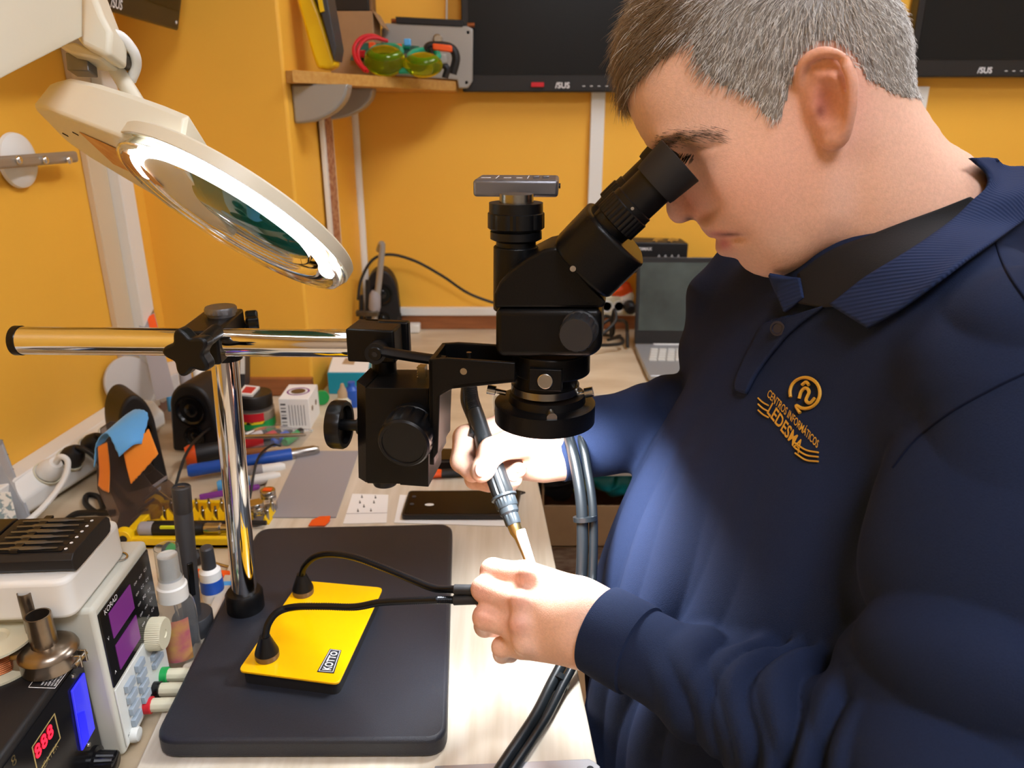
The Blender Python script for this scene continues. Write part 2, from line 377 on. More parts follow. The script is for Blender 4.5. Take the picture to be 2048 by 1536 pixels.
# coarse focus knob facing the camera
kf, kb = Fk(806, 889, -.030), Fk(826, 853, 0)
kax = (kf-kb).normalized(); kr = 52*depth(kf)/F
MB().lathe(kb, kax, [(kr*1.02, -.004), (kr*1.05, .004), (kr*1.0, .005), (kr*1.07, .006), (kr*1.07, .024), (kr*1.02, .026), (kr*1.03, (kf-kb).length-.002), (kr*.96, (kf-kb).length), (kr*.86, (kf-kb).length), (kr*.84, (kf-kb).length-.0012), (kr*.2, (kf-kb).length-.0012)], 72, rib=(3, 4, .05, 5)).obj('focus_knob', 'black_plastic', ms)
# tension knob facing left
tk = Fk(683, 849, .018); ts = Fk(712, 851, .018); td = (ts-tk).normalized()
tr = 50*depth(tk)/F
MB().lathe(tk-xv*.0085, xv, [(tr*.93, 0), (tr*.98, .002), (tr*.98, .011), (tr*.93, .013), (tr*.78, .013), (tr*.75, .008), (.005, .008), (.005, .024), (.0078, .024), (.0078, .029)], 60, rib=(1, 2, .05, 4)).obj('tension_knob', 'black_plastic', ms)
# channel-shaped arm from the rack to the scope ring
an = -.016; af = .024
arm = MB()
def arcpts(off): return [Fk(857, 719, off), Fk(893, 717, off), Fk(1030, 726, off), Fk(1030, 765, off), Fk(960, 771, off), Fk(905, 778, off), Fk(888, 783, off), Fk(880, 792, off), Fk(877, 806, off), Fk(876, 905, off), Fk(859, 930, off)]
near = arcpts(an)
arm.prism(near, yv*.004); arm.prism([p+yv*.044 for p in near], yv*.004)
arm.prism([near[0], near[10], near[10]+xv*.004, near[0]+xv*.004], yv*.046)
arm.prism([near[3]+Z_*.004, near[3], near[5], near[5]+Z_*.004], yv*.046)
arm.prism([near[5], near[7], near[9], near[9]-xv*.003, near[7]-xv*.003, near[5]+Z_*.003], yv*.046)
arm.obj('arm', 'black_enamel', ms, bev=.0008)
sc_ = MB()
for q in ((927, 743, an-.0005),): sc_.lathe(Fk(*q), yv, [(.0028, 0), (.0028, .001)], 16)
sc_.lathe(Fk(938, 709, .015), Z_, [(.0022, -.003), (.0022, .002)], 14)
sc_.obj('screw', 'steel', ms)
# holder ring, objective, ring light
hr = MB(); vlathe([(1023, 1181, 722), (1023, 1181, 768)], mb=hr); hro = hr.obj('holder_ring', 'black_enamel', ms, bev=.0015)
q = S(1091, 760, -.0345)
MB().cyl(q+yv*.008, q-yv*.004, .0062, n=32).obj('ring_screw', 'steel', hro, bev=.0006)
MB().box(q+yv*.004, (.026, .010, .018), SX).obj('ring_lug', 'black_enamel', hro, bev=.001)
ob = MB(); vlathe([(1026, 1156, 764), (1026, 1156, 800)], mb=ob); ob.obj('objective', 'black_enamel', ms)
gl = MB(); vlathe([(1021, 1159, 790), (1021, 1159, 804)], mb=gl); gl.obj('lens_band', 'silver_tube', ms)
rl = MB(); vlathe([(1018, 1170, 813), (1016, 1172, 830)], mb=rl); rl.obj('ring_adapter', 'black_plastic', ms)
o, pr = vprof([(990, 1187, 881), (990, 1187, 841), (996, 1181, 838), (1016, 1170, 836)])
RLc = V((o.x, o.y, pr[0][1])); rr = pr[0][0]
ring = MB().lathe(o, Z_, [(rr*.62, pr[0][1]+.004), (rr*.95, pr[0][1]+.004), (rr*.97, pr[0][1]), (rr*1.02, pr[0][1]+.001), (rr*1.02, pr[1][1]), (rr*.96, pr[2][1]+.001), (rr*.62, pr[2][1]+.002), (rr*.62, pr[0][1]+.004)], 72, cap=False).obj('ring_light', 'black_enamel', ms)
mat('led_white', 'ffffff', .5, em=12, emc='eef4ff')
MB().lathe(o, Z_, [(rr*.64, pr[0][1]+.0032), (rr*.93, pr[0][1]+.0032), (rr*.93, pr[0][1]+.0038), (rr*.64, pr[0][1]+.0038), (rr*.64, pr[0][1]+.0032)], 64, cap=False).obj('led_ring', 'led_white', ring)
for (a, b, zz) in ((S(975, 778, 0), S(1012, 786, 0), 0), (S(1186, 783, 0), S(1150, 790, 0), 0), (S(1104, 836, -.040), S(1099, 818, -.025), 0)):
    d = (b-a).normalized(); mb = MB().lathe(a, d, [(.0042, 0), (.0042, .007), (.0022, .0075), (.0022, (b-a).length)], 20); mb.obj('thumb_screw', 'steel', ring)
# body
def spr(pts, off, dep, mb=None): mb = mb or MB(); return mb.prism([S(x, y, off) for x, y in pts], yv*dep)
lb = spr([(990, 618), (1203, 618), (1204, 698), (1184, 716), (1004, 716), (990, 708)], -.034, .068)
lbo = lb.obj('body', 'black_enamel', ms, bev=.011, seg=5)
ub = spr([(988, 616), (988, 588), (998, 566), (1022, 540), (1055, 516), (1088, 499), (1112, 494), (1122, 502), (1213, 606), (1206, 616)], -.033, .066)
ub.obj('prism_housing', 'black_enamel', ms, bev=.004, seg=4)
vt = MB(); vlathe([(986, 1077, 499), (986, 1077, 630)], mb=vt); vt.obj('camera_port', 'black_enamel', ms, bev=.0012)
zk0, zk1 = S(1160, 657, -.033), S(1152, 671, -.052)
zax = (zk1-zk0).normalized(); zr = 37*depth(zk1)/F
MB().lathe(zk0-zax*.004, zax, [(zr*1.05, 0), (zr*1.05, .006), (zr*.98, .007), (zr*.98, (zk1-zk0).length+.002), (zr*.9, (zk1-zk0).length+.004)], 64, rib=(2, 3, .06, 5)).obj('zoom_knob', 'knob_grey', lbo)
# camera on top
ca = MB(); vlathe([(1000, 1064, 500), (992, 1073, 499), (992, 1073, 489), (977, 1082, 485), (977, 1082, 470), (982, 1082, 468), (974, 1090, 463), (974, 1090, 433), (977, 1087, 431), (977, 1087, 411), (985, 1080, 410)], mb=ca, rib=(6, 7, .05, 6))
ca.obj('camera_adapter', 'black_plastic', ms)
cs = MB(); vlathe([(998, 1068, 414), (998, 1068, 391)], mb=cs); cs.obj('camera_nose', 'silver_tube', ms)
CY = math.radians(4); cx_ = V((math.cos(CY), -math.sin(CY), 0)); cy_ = V((math.sin(CY), math.cos(CY), 0)); CX = (cx_, cy_, Z_)
c0 = D(1031, 377, .610); cw = 171*.610/F; ch = 34*.610/F
cc = c0+cy_*.028
hc = MB().box(cc, (cw, .056, ch), CX).obj('hdmi_camera', 'gun_grey', ms, bev=.0028)
tb = MB()
for i, dx in enumerate((.019, .027)): tb.box(cc+cx_*(dx-.003)+cy_*(-.006)+Z_*(ch/2+.0008), (.0055, .010, .0022), CX)
tb.obj('button', 'gun_grey', hc, bev=.0006)
mat('white_print', 'e8e8ea', .5)
pr_ = MB()
for i, (dx, w) in enumerate(((-.026, .008), (-.008, .006), (.002, .005))): pr_.box(cc+cx_*dx+Z_*(ch/2+.0001)+cy_*(-.008), (w, .003, .0003), CX)
for dx in (-.017, .009): pr_.box(cc+cx_*dx+Z_*(ch/2+.0001), (.0006, .03, .0003), CX)
pr_.obj('printed_marks', 'white_print', hc)
MB().cyl(cc+cx_*(cw/2-.001), cc+cx_*(cw/2+.0015), .0022, n=12).obj('reset_button', 'black_plastic', hc)
# binocular housing and eyepieces
eo = -.027
h0 = (S(1112, 485, eo)+S(1212, 603, eo))/2; h1 = (S(1178, 410, eo)+S(1287, 535, eo))/2
hax = (h1-h0).normalized(); hR = (S(1287, 535, eo)-S(1178, 410, eo)).length/2*.985; hl = (h1-h0).length
hx = yv.cross(hax).normalized(); HB = (hx, yv, hax)
hb = MB(); poly = []
for k in range(40):
    a = 2*PI*k/40; s_ = .027 if math.sin(a) >= 0 else -.027
    yy = math.sin(a)*.020 + (s_+.027)
    ca_, sa_ = math.cos(a), math.sin(a)
    xx = hR*(abs(ca_)**.62)*(1 if ca_ >= 0 else -1); yy = .027+(.027+.021)*(abs(sa_)**.62)*(1 if sa_ >= 0 else -1)
    poly.append(h0+hx*xx+yv*yy)
hb.prism(poly, hax*hl); hbo = hb.obj('binocular_housing', 'black_enamel', ms, bev=.003, seg=4, ang=40)
for off, hh in ((eo, 0), (eo+.062, .0)):
    b0 = S(1218, 456, eo)+yv*(off-eo); b1 = S(1356, 325, eo)+yv*(off-eo); ax = (b1-b0).normalized(); k = depth(b0)/F
    L = lambda t: t*k
    ep = MB().lathe(b0-ax*.003, ax, [(L(41), 0), (L(42), L(20)), (L(43), L(22)), (L(48), L(24)), (L(48), L(62)), (L(45), L(64)), (L(45), L(76)), (L(42), L(78)), (L(42), L(140))], 80, rib=(3, 4, .045, 3)).obj('eyepiece', 'black_plastic', ms)
    MB().lathe(b0-ax*.003+ax*L(126), ax, [(L(43), 0), (L(47), 0), (L(49), L(8)), (L(53.5), L(66)), (L(52), L(67)), (L(44), L(20)), (L(43), 0)], 64, cap=False).obj('eyecup', 'black_rubber', ep)
    if off == eo:
        pq = MB().lathe(b0-ax*.003+ax*L(70)-yv*L(44), -yv, [(.0012, 0), (.0012, .0006)], 12); pq.obj('set_screw', 'steel', ep)
q = S(1146, 537, -.0475); MB().lathe(q, -yv, [(.0022, -.003), (.0022, .0012), (.0010, .0012)], 18).obj('screw', 'steel', hbo)
# ring-lamp daylight
ld = bpy.data.lights.new('ring_led', 'AREA'); ld.shape = 'DISK'; ld.size = .07; ld.energy = 1.9; ld.color = (.90, .95, 1.0); ld.spread = math.radians(155)
lo_ = bpy.data.objects.new('ring_led', ld); col.objects.link(lo_); lo_.location = RLc-Z_*.0015
# ------------------------------------------------------------------ magnifier lamp
mat('lamp_beige', 'd6cfba', .4, bump=.05, bs=300); mat('clear_plastic', 'f2f4f4', .08, trans=1, ior=1.2)
mat('lens_teal', '1f7a76', .04, trans=.45, ior=1.3, coat=.5); mat('tube_white', 'ffffff', .4, em=7, emc='f2f8ff')
mat('warn_label', 'd7a768', .6, c2='c98a48', vs=90)
ML = .63; mc = D(476, 430, ML)
def cv(r, d, f): return CR*r - CU*d + CW*f
e1 = cv(.887, .462, 0).normalized(); nn = (cv(-.462, .887, 0)*.97 + cv(0, 0, -.20)).normalized()   # nn: down, towards the bench
e1 = (e1-nn*e1.dot(nn)).normalized(); e2 = nn.cross(e1)
if e2.dot(CW) < 0: e2 = -e2
ku = ML/F
def Lm(a, n, w): return mc+e1*(a*ku)+nn*(n*ku)+e2*(w*ku)       # lamp-local point in photo-sized units
mg = thing('magnifier_lamp', 'beige magnifying lamp with a glowing ring around its glass hung over the bench', 'lamp', mc)
RO = 247
rim = MB().arc(mc, -e2, e1, nn, [(RO*ku*.985, -24*ku), (RO*ku, -20*ku), (RO*ku, 2*ku), (RO*ku*.975, 2*ku), (RO*ku*.965, -16*ku), (RO*ku*.90, -18*ku), (RO*ku*.90, -24*ku)], -1.75, 1.95, 90)
rim.obj('lens_rim', 'lamp_beige', mg)
MB().arc(mc, -e2, e1, nn, [(RO*ku*.985, -20*ku), (RO*ku*.995, -16*ku), (RO*ku*.995, 2*ku), (RO*ku*.975, 2*ku), (RO*ku*.965, -12*ku), (RO*ku*.68, -14*ku), (RO*ku*.67, -18*ku)], 1.95, 2*PI-1.75, 80).obj('clear_rim', 'clear_plastic', mg)
tp = [(203*ku+21*ku*math.cos(2*PI*j/14), 2*ku+17*ku*math.sin(2*PI*j/14)) for j in range(14)]
MB().arc(mc, -e2, e1, nn, tp, -1.62, 1.85, 72).obj('light_tube', 'tube_white', mg)
MB().arc(mc, -e2, e1, nn, [(r_*.99, h_) for r_, h_ in tp], 1.87, 2*PI-1.64, 60).obj('tube_end', 'clear_plastic', mg)
MB().lathe(mc, nn, [(150*ku, -16*ku), (160*ku, 8*ku), (163*ku, 8*ku), (166*ku, -16*ku)], 80, cap=False).obj('lens_mount', 'clear_plastic', mg)
MB().lathe(mc, nn, [(1*ku, -20*ku), (80*ku, -17*ku), (156*ku, -6*ku), (156*ku, -2*ku), (80*ku, 9*ku), (1*ku, 12*ku)], 72).obj('lens', 'lens_teal', mg)
MB().lathe(mc, nn, [(228*ku, 0), (244*ku, 6*ku), (236*ku, 22*ku), (226*ku, 25*ku), (224*ku, 22*ku), (233*ku, 16*ku), (228*ku, 0)], 96, cap=False).obj('diffuser_ring', 'clear_plastic', mg)
# housing over the rear of the ring: sections along e1
secs = [(-414, 14, -12, 60), (-405, 14, -52, 88), (-370, 15, -66, 112), (-300, 15, -74, 140), (-220, 14, -78, 168), (-150, 12, -80, 190), (-95, 10, -80, 205), (-76, 6, -36, 208), (-64, 6, -26, 210)]
mb = MB(); ring_ = []
for a, nb, nt, w in secs:
    c_ = 14
    r_ = [(nb, -w+6), (nb, w-6), (nb-5, w), (nt+c_, w-3), (nt, w-c_), (nt, -w+c_), (nt+c_, -w+3), (nb-5, -w)]
    ring_.append([Lm(a, n, q*.9) for n, q in r_])
vs = [p for r in ring_ for p in r]; K = 8; fs = [(i*K+j, i*K+(j+1) % K, (i+1)*K+(j+1) % K, (i+1)*K+j) for i in range(len(secs)-1) for j in range(K)]
fs += [tuple(range(K))[::-1], tuple(range((len(secs)-1)*K, len(secs)*K))]
mb.add(vs, fs); mh = mb.obj('lamp_housing', 'lamp_beige', mg, bev=.0025, seg=3, ang=28)
MB().prism([Lm(-310, 15.8, -70), Lm(-190, 15.8, -95), Lm(-165, 15.8, 20), Lm(-290, 15.8, 40)], nn*.0004).obj('warning_label', 'warn_label', mh)
sl = MB()
for a, w in ((-385, 10), (-335, -40)): sl.box(Lm(a, 15.5, w), (12*ku, 4*ku, 1.5*ku), (e1, e2, nn))
sl.obj('screw_slot', 'black_hole', mh)
# hub, stub, joint
hub0 = Lm(-285, -72, 0); hub1 = Lm(-262, -104, 0)
MB().lathe(Lm(-268, -70, -10), -nn, [(31*ku, 0), (31*ku, 14*ku), (27*ku, 24*ku), (15*ku, 30*ku)], 40).obj('hub', 'lamp_beige', mg, bev=.001)
j0 = Lm(-266, -92, -10); j1 = D(226, 128, .622); j2 = D(205, 112, .615)
MB().cyl(j0, j1, 17*ku, 15*ku, 28).obj('neck', 'lamp_beige', mg)
mat('worn_steel', '6f6a62', .35, metal=.9, var=.5, vs=60)
MB().cyl(j1, j2+(j2-j1)*.6, 14*ku, 13*ku, 24).obj('pivot', 'worn_steel', mg)
wn = CW*-1
pvt = D(224, 98, .60)
MB().cyl(pvt+CW*.03, pvt-CW*.006, 15*ku, n=28).obj('pivot_bolt', 'worn_steel', mg, bev=.0008)
# bracket and arm (nearer the camera)
bs_ = .585
def bk(x, y, s=0): return D(x, y, bs_+s)
br = MB().prism([bk(158, -60), bk(178, -40), bk(205, 30), bk(222, 62), bk(219, 112), bk(205, 110), bk(160, 88), bk(145, 60), bk(150, -30)], CW*.028)
br.obj('bracket', 'lamp_beige', mg, bev=.004, seg=4)
MB().prism([bk(112, 88, .01), bk(150, 84, .01), bk(208, 113, .01), bk(200, 119, .01), bk(140, 106, .01)], CW*.03).obj('bracket_foot', 'lamp_beige', mg, bev=.002)
MB().prism([bk(130, 104, .02), bk(174, 110, .02), bk(178, 142, .02), bk(134, 140, .02)], CW*.014).obj('tension_block', 'gun_grey', mg, bev=.001)
am = MB().prism([D(150, -75, .56), D(150, 62, .57), D(0, 136, .50), D(-240, 262, .42), D(-260, -20, .42), D(-50, -100, .50)], CW*.012)
am.obj('arm', 'lamp_beige', mg, bev=.005, seg=4)
MB().tube([D(148, 70, .580), D(0, 148, .508), D(-200, 252, .433)], .0024, 8).obj('arm_spring_rod', 'steel', mg)
MB().tube([D(214, 66, .60), D(243, 74, .605), D(268, 105, .615), D(272, 132, .625), D(262, 160, .632)], .0042, 12).obj('cable', 'white_plastic', mg)
# ------------------------------------------------------------------ yellow soldering holder with two gooseneck arms
mat('holder_yellow', 'f2b705', .22, coat=.4, var=.06, vs=8); mat('label_black', '2a3038', .4)
yz = .786
hold = thing('soldering_holder', 'yellow steel helping-hand plate with two black gooseneck arms on the microscope base', 'tool holder', G(620, 1270, PZ))
yc = [G(476, 1341, yz), G(677, 1367, yz), G(766, 1175, yz), G(600, 1160, yz)]
MB().prism([p-Z_*.0025 for p in rounded(yc, .006)], (0, 0, .0025)).obj('plate', 'holder_yellow', hold, bev=.0006)
cen = sum(yc, V())/4
MB().prism([cen+(p-cen)*.965+Z_*(PZ-yz) for p in rounded(yc, .008)], (0, 0, yz-PZ-.0025)).obj('rubber_base', 'black_rubber', hold)
mat('goose', '202226', .25, metal=.6)
def goose(bx, by, path, fer):
    b = G(bx, by, yz); s0 = depth(b)-.008; n = len(path)
    bs = MB().lathe(b, Z_, [(.0108, 0), (.0112, .001), (.0112, .006)], 36).obj('magnet_foot', 'dark_bronze', hold)
    MB().lathe(b+Z_*.006, Z_, [(.0112, 0), (.0108, .002), (.0056, .016), (.005, .018)], 36).obj('cone', 'black_plastic', bs)
    pts = [b+Z_*.022]+[D(x, y, s0+(.616-s0)*((i+1)/(n))) for i, (x, y) in enumerate(path)]
    g = MB().tube(pts, .0030, 12, k=26, corr=(.13,)).obj('gooseneck', 'goose', hold, ang=80)
    f0 = pts[-1]; f1 = D(*fer, .614)
    MB().cyl(f0-(f1-f0).normalized()*.002, f1, .0042, .0044, 20).obj('tip_sleeve', 'black_rubber', g, bev=.0004)
goose(535, 1314, [(537, 1247), (556, 1224), (590, 1214), (650, 1213), (710, 1214), (760, 1205), (810, 1202), (865, 1200), (912, 1200)], (957, 1198))
goose(607, 1186, [(609, 1133), (630, 1114), (662, 1108), (710, 1115), (770, 1137), (825, 1160), (870, 1177), (913, 1179)], (952, 1180))
lq = [(634, 1344), (668, 1347), (683, 1301), (660, 1298)]
lp = [G(x, y, yz+.0002) for x, y in lq]
nm = MB().prism(lp, (0, 0, .0004)).obj('name_label', 'label_black', hold)
lt = MB(); vs, fs = text2d('KOTTO', 1, .02); w0 = min(v.x for v in vs); w1 = max(v.x for v in vs); h0_ = min(v.y for v in vs); h1_ = max(v.y for v in vs)
tq = [lp[1], lp[2], lp[3], lp[0]]     # written along the plate's edge
lt.add([bil(tq, .10+.8*(v.x-w0)/(w1-w0), .22+.56*(v.y-h0_)/(h1_-h0_))+Z_*.0006 for v in vs], fs)
for u0, v0, u1, v1 in ((.03, .07, .97, .11), (.03, .89, .97, .93), (.03, .07, .045, .93), (.955, .07, .97, .93)):
    lt.add([bil(tq, a, b)+Z_*.0006 for a, b in ((u0, v0), (u1, v0), (u1, v1), (u0, v1))], [(0, 1, 2, 3)])
lt.obj('lettering', 'white_print', nm)
# ================================================================== things on the left counter
mat('matte_black', '151518', .5, bump=.1, bs=700); mat('gloss_black', '0e0e10', .18); mat('beige_grey', 'c9c8bc', .45); mat('panel_grey', 'd3d5d0', .4)
mat('display_purple', '5a2460', .2, em=.55, emc='6a2a70'); mat('led_red', 'ff2030', .4, em=3.2, emc='ff1028'); mat('led_blue', '2020c8', .3, em=.9, emc='1414ff')
mat('tube_blue', '3a3ad0', .15, em=.55, emc='2828d8'); mat('key_grey', '9aa7b4', .4); mat('gold_print', 'b09a62', .5); mat('cream_plastic', 'cfcab0', .4)
mat('green_plastic', '1f9a4c', .35); mat('red_plastic', 'c8202c', .35); mat('dark_grey', '3a3b3f', .45, bump=.08, bs=900); mat('lid_black', '1a1716', .4)
mat('yellow_plastic', 'f0c414', .35); mat('orange_plastic', 'ee5a1c', .4); mat('blue_plastic', '1f55b8', .35); mat('sky_blue', '58b0f0', .4); mat('teal_box', '1592ac', .5)
mat('glass', 'ffffff', .03, trans=1, ior=1.3); mat('bottle_clear', 'eef2f5', .05, trans=.95, ior=1.15); mat('smoke_acrylic', 'a3958f', .10, trans=.88, ior=1.12)
mat('cork', 'b49a78', .7); mat('copper_wire', '9a5a34', .3, metal=.7); mat('cloth_blue', '5fa8e8', .85, bump=.3, bs=900, sheen=.3); mat('cloth_orange', 'ee8a22', .85, bump=.3, bs=900, sheen=.3)
mat('cardboard', 'a88660', .75, var=.12, vs=30); mat('paper', 'f0f0ee', .6); mat('paper_print', 'e8ebe8', .6, c2='8aa0a8', vs=120, contrast=(.42, .5)); mat('mat_grey', '9b979a', .55, bump=.2, bs=500)
mat('cable_black', '141415', .45); mat('cable_white', 'e4e4e0', .4); mat('bag_film', 'f4f4f6', .1, trans=.9, ior=1.05); mat('frosted', 'c4bfba', .45, bump=.1, bs=500)
mat('screen_black', '0b0b0d', .22, var=.2, vs=4); mat('screen_panel', '111213', .30, spec=.3); mat('bezel', '1c1b1c', .35); mat('laptop_grey', 'a9abad', .35, metal=.5); mat('laptop_screen_sheen', '56625f', .2, c2='333a39', vs=6)  # laptop screen: a room reflection is painted in as paler grey patches
mat('bracket_grey', 'a3a19c', .35, metal=.3); mat('shelf_wood', 'd0a058', .45, c2='c08a42', vs=20, stretch=(1, 6, 6)); mat('pcb_green', '1e6a58', .5, c2='20302c', vs=60)
mat('goggle_lens', 'c8c81c', .06, trans=.85, ior=1.3); mat('goggle_frame', '149a78', .35)
# ---- power supply
K0 = G(252, 1520, CZ); kh = .152; kw = .108; kd = .25
ks = thing('power_supply', 'grey bench power supply with purple twin displays and three output posts', 'power supply', K0-R_*.1+T_*.05)
kc = K0+T_*(kw/2)-R_*(kd/2)+Z_*(kh/2+.004)
MB().box(kc, (kd, kw, kh), TAX).obj('casing', 'beige_grey', ks, bev=.004)
def KP(px, py, o=0): return PL(px, py, K0+R_*o, R_)
MB().prism([K0+T_*.004+Z_*.010, K0+T_*(kw-.004)+Z_*.010, K0+T_*(kw-.004)+Z_*(kh*.47), K0+T_*.004+Z_*(kh*.47)], R_*.0015).obj('control_panel', 'panel_grey', ks, bev=.0005)
bq = [K0+T_*.004+Z_*(kh*.49), K0+T_*(kw-.004)+Z_*(kh*.49), K0+T_*(kw-.004)+Z_*(kh-.004), K0+T_*.004+Z_*(kh-.004)]
bp = MB().prism(bq, R_*.0015).obj('display_panel', 'gloss_black', ks, bev=.0005)
for v0, v1 in ((.54, .88), (.10, .44)):
    MB().prism([bil(bq, a, b)+R_*.0015 for a, b in ((.14, v0), (.56, v0), (.56, v1), (.14, v1))], R_*.0006).obj('display', 'display_purple', bp)
tm = MB(); textmb(tm, 'KORAD', bil(bq, .20, .945)+R_*.0018, T_, Z_, .024)
textmb(tm, 'V', bil(bq, .06, .62)+R_*.0018, T_, Z_, .003); textmb(tm, 'A', bil(bq, .06, .16)+R_*.0018, T_, Z_, .003)
for r_ in range(5):
    for c_, t in enumerate(('OVP', 'M1', 'C.V')): textmb(tm, ('OCP', 'C.C', 'M2', 'OUT', 'LOCK')[r_] if c_ == 1 else t, bil(bq, .66+.11*c_, .80-.15*r_)+R_*.0018, T_, Z_, .006)
tm.obj('lettering', 'white_print', bp)
cq = [K0+T_*.004+Z_*.010, K0+T_*(kw-.004)+Z_*.010, K0+T_*(kw-.004)+Z_*(kh*.47), K0+T_*.004+Z_*(kh*.47)]
for i in range(4):
    MB().prism([bil(cq, a, b)+R_*.0015 for a, b in ((.13, .76-.2*i-.0), (.28, .76-.2*i), (.28, .88-.2*i), (.13, .88-.2*i))], R_*.004).obj('key', 'key_grey', ks, bev=.0005)
    MB().prism([bil(cq, a, b)+R_*.0015 for a, b in ((.36, .80-.19*i), (.50, .80-.19*i), (.50, .92-.19*i), (.36, .92-.19*i))], R_*.004).obj('key', 'key_grey', ks, bev=.0005)
for b in (.44, .60): MB().prism([bil(cq, a, c)+R_*.0015 for a, c in ((.66, b), (.86, b), (.86, b+.09), (.66, b+.09))], R_*.004).obj('key', 'key_grey', ks, bev=.0005)
o = bil(cq, .76, .92)+R_*.0015+Z_*.004
MB().lathe(o, R_, [(.0155, 0), (.0155, .011), (.0142, .0135), (.004, .0135), (.0035, .0125)], 96, rib=(0, 1, .05, 2)).obj('dial', 'cream_plastic', ks)
o = bil(cq, .12, -.02)+R_*.0012+Z_*.004; MB().lathe(o, R_, [(.007, 0), (.007, .004), (.006, .006)], 28).obj('power_button', 'panel_grey', ks)
for u, m in ((.42, 'red_plastic'), (.62, 'gloss_black'), (.82, 'green_plastic')):
    o = bil(cq, u, .12)+R_*.0015
    pbo = MB().lathe(o, R_, [(.0078, 0), (.0078, .006), (.0065, .0065)], 28).obj('output_post', m, ks)
    MB().lathe(o+R_*.006, R_, [(.0062, 0), (.0062, .020), (.0050, .022)], 28, rib=(0, 1, .08, 3)).obj('post_cap', 'cream_plastic', pbo)
tl = MB(); textmb(tl, 'POWER', bil(cq, .10, .13)+R_*.0016, T_, Z_, .012); tl.obj('lettering', 'gloss_black', ks)
# ---- hot-air station
hx0 = G(222, 1512, CZ)-T_*.007; zs = PL(175, 1293, (0, hx0.y, 0), Y_).z; hw = .17; hd = .24
hs = thing('hot_air_station', 'black hot-air rework station with a red readout and blue flow tube', 'rework station', hx0-R_*.1-T_*.08)
hcn = hx0-T_*(hw/2)-R_*(hd/2); hh = zs-CZ
MB().box(V((hcn.x, hcn.y, CZ+hh/2)), (hd, hw, hh), TAX).obj('casing', 'matte_black', hs, bev=.003)
def HP(px, py, o=.001): return PL(px, py, hx0+R_*o, R_)
fp = MB().prism([hx0-T_*(hw-.006)+Z_*.006, hx0-T_*.004+Z_*.006, hx0-T_*.004+Z_*(hh-.008), hx0-T_*(hw-.006)+Z_*(hh-.008)], R_*.001).obj('front_panel', 'gloss_black', hs)
wq = [HP(*p) for p in ((161, 1502), (186, 1457), (165, 1345), (140, 1382))]
MB().prism(wq, R_*.002).obj('flow_tube', 'tube_blue', hs, bev=.0006)
MB().prism([bil(wq, a, b)+R_*.002 for a, b in ((.02, .02), (.5, .02), (.5, .5), (.02, .62))], R_*.0004).obj('flow_scale', 'led_blue', hs)
for q in ((147, 1352), (177, 1489)): MB().lathe(HP(*q), R_, [(.0022, 0), (.0018, .0012)], 16).obj('screw', 'steel', hs)
rq = [HP(*p) for p in ((75, 1550), (121, 1476), (109, 1426), (63, 1495))]
ol = MB()
for a in (((0, 0), (1, 0), (1, .03), (0, .03)), ((0, .97), (1, .97), (1, 1), (0, 1)), ((0, 0), (.03, 0), (.03, 1), (0, 1)), ((.97, 0), (1, 0), (1, 1), (.97, 1))): ol.prism([bil(rq, *u) for u in a], R_*.0003)
textmb(ol, 'HEATER', HP(98, 1516), T_, Z_, .026); textmb(ol, '8', HP(28, 1522), T_, Z_, .005)
ol.obj('printed_outline', 'gold_print', fp)
dg = MB()
for k in range(3): textmb(dg, '8', bil(rq, .17+.26*k, .64)+R_*.0004, T_, Z_, .0075, bold=.03)
dg.obj('readout', 'led_red', hs)
o = HP(190, 1524); MB().lathe(o, R_, [(.013, 0), (.013, .002), (.0095, .003), (.0085, .017), (.007, .018)], 40, rib=(2, 3, .08, 4)).obj('dial', 'gloss_black', hs)
wl = MB(); wq2 = [G(x, y, zs+.0003) for x, y in ((56, 1375), (110, 1377), (138, 1340), (85, 1335))]
for a in (((0, 0), (1, 0), (1, .03), (0, .03)), ((0, .97), (1, .97), (1, 1), (0, 1)), ((0, 0), (.02, 0), (.02, 1), (0, 1)), ((.98, 0), (1, 0), (1, 1), (.98, 1))): wl.add([bil(wq2, *u) for u in a], [(0, 1, 2, 3)])
for k in range(5): textmb(wl, ('WARNING', 'HOT AIR OUT', 'KEEP CLEAR', 'DISCONNECT', 'BEFORE USE')[k], bil(wq2, .42+.12*k, .42), (wq2[3]-wq2[0]), (wq2[0]-wq2[1]), .012)
wl.obj('warning_print', 'white_print', hs)
# nozzles on the station
mat('nozzle_metal', '9a8c7c', .28, metal=.95, var=.35, vs=40)
def nozzle(px, py, label, rb, ht, rt, lx, ly):
    c = G(px, py, zs+.0005); t = thing('hot_air_nozzle', label, 'nozzle', c, 'hot-air nozzles on the station')
    MB().lathe(c, Z_, [(rb*.93, 0), (rb, .001), (rb, .012), (rb*1.03, .013), (rb*.98, .016), (rb*.8, .019), (rb*.3, .021)], 48).obj('socket', 'nozzle_metal', t)
    q = c+X_*lx+Y_*ly
    MB().lathe(q, Z_, [(rt, .018), (rt*.97, ht), (rt*.85, ht), (rt*.85, ht-.02)], 32, cap=False).obj('outlet', 'nozzle_metal', t)
    MB().box(c+X_*rb*1.1-Y_*.004+Z_*.006, (.008, .002, .011)).box(c+X_*rb*1.1+Y_*.003+Z_*.006, (.008, .002, .011)).obj('clamp_ear', 'steel', t, bev=.0006)
    sc0 = c+X_*rb*1.15+Z_*.006; MB().cyl(sc0-Y_*.010, sc0+Y_*.006, .0022, n=12).obj('clamp_screw', 'steel', t)
nozzle(104, 1328, 'larger shiny metal hot-air nozzle with wide outlet on the black station', .021, .047, .0095, -.001, -.001)
nozzle(60, 1318, 'smaller hot-air nozzle with thin outlet behind the wider nozzle', .0165, .060, .0055, .006, .004)
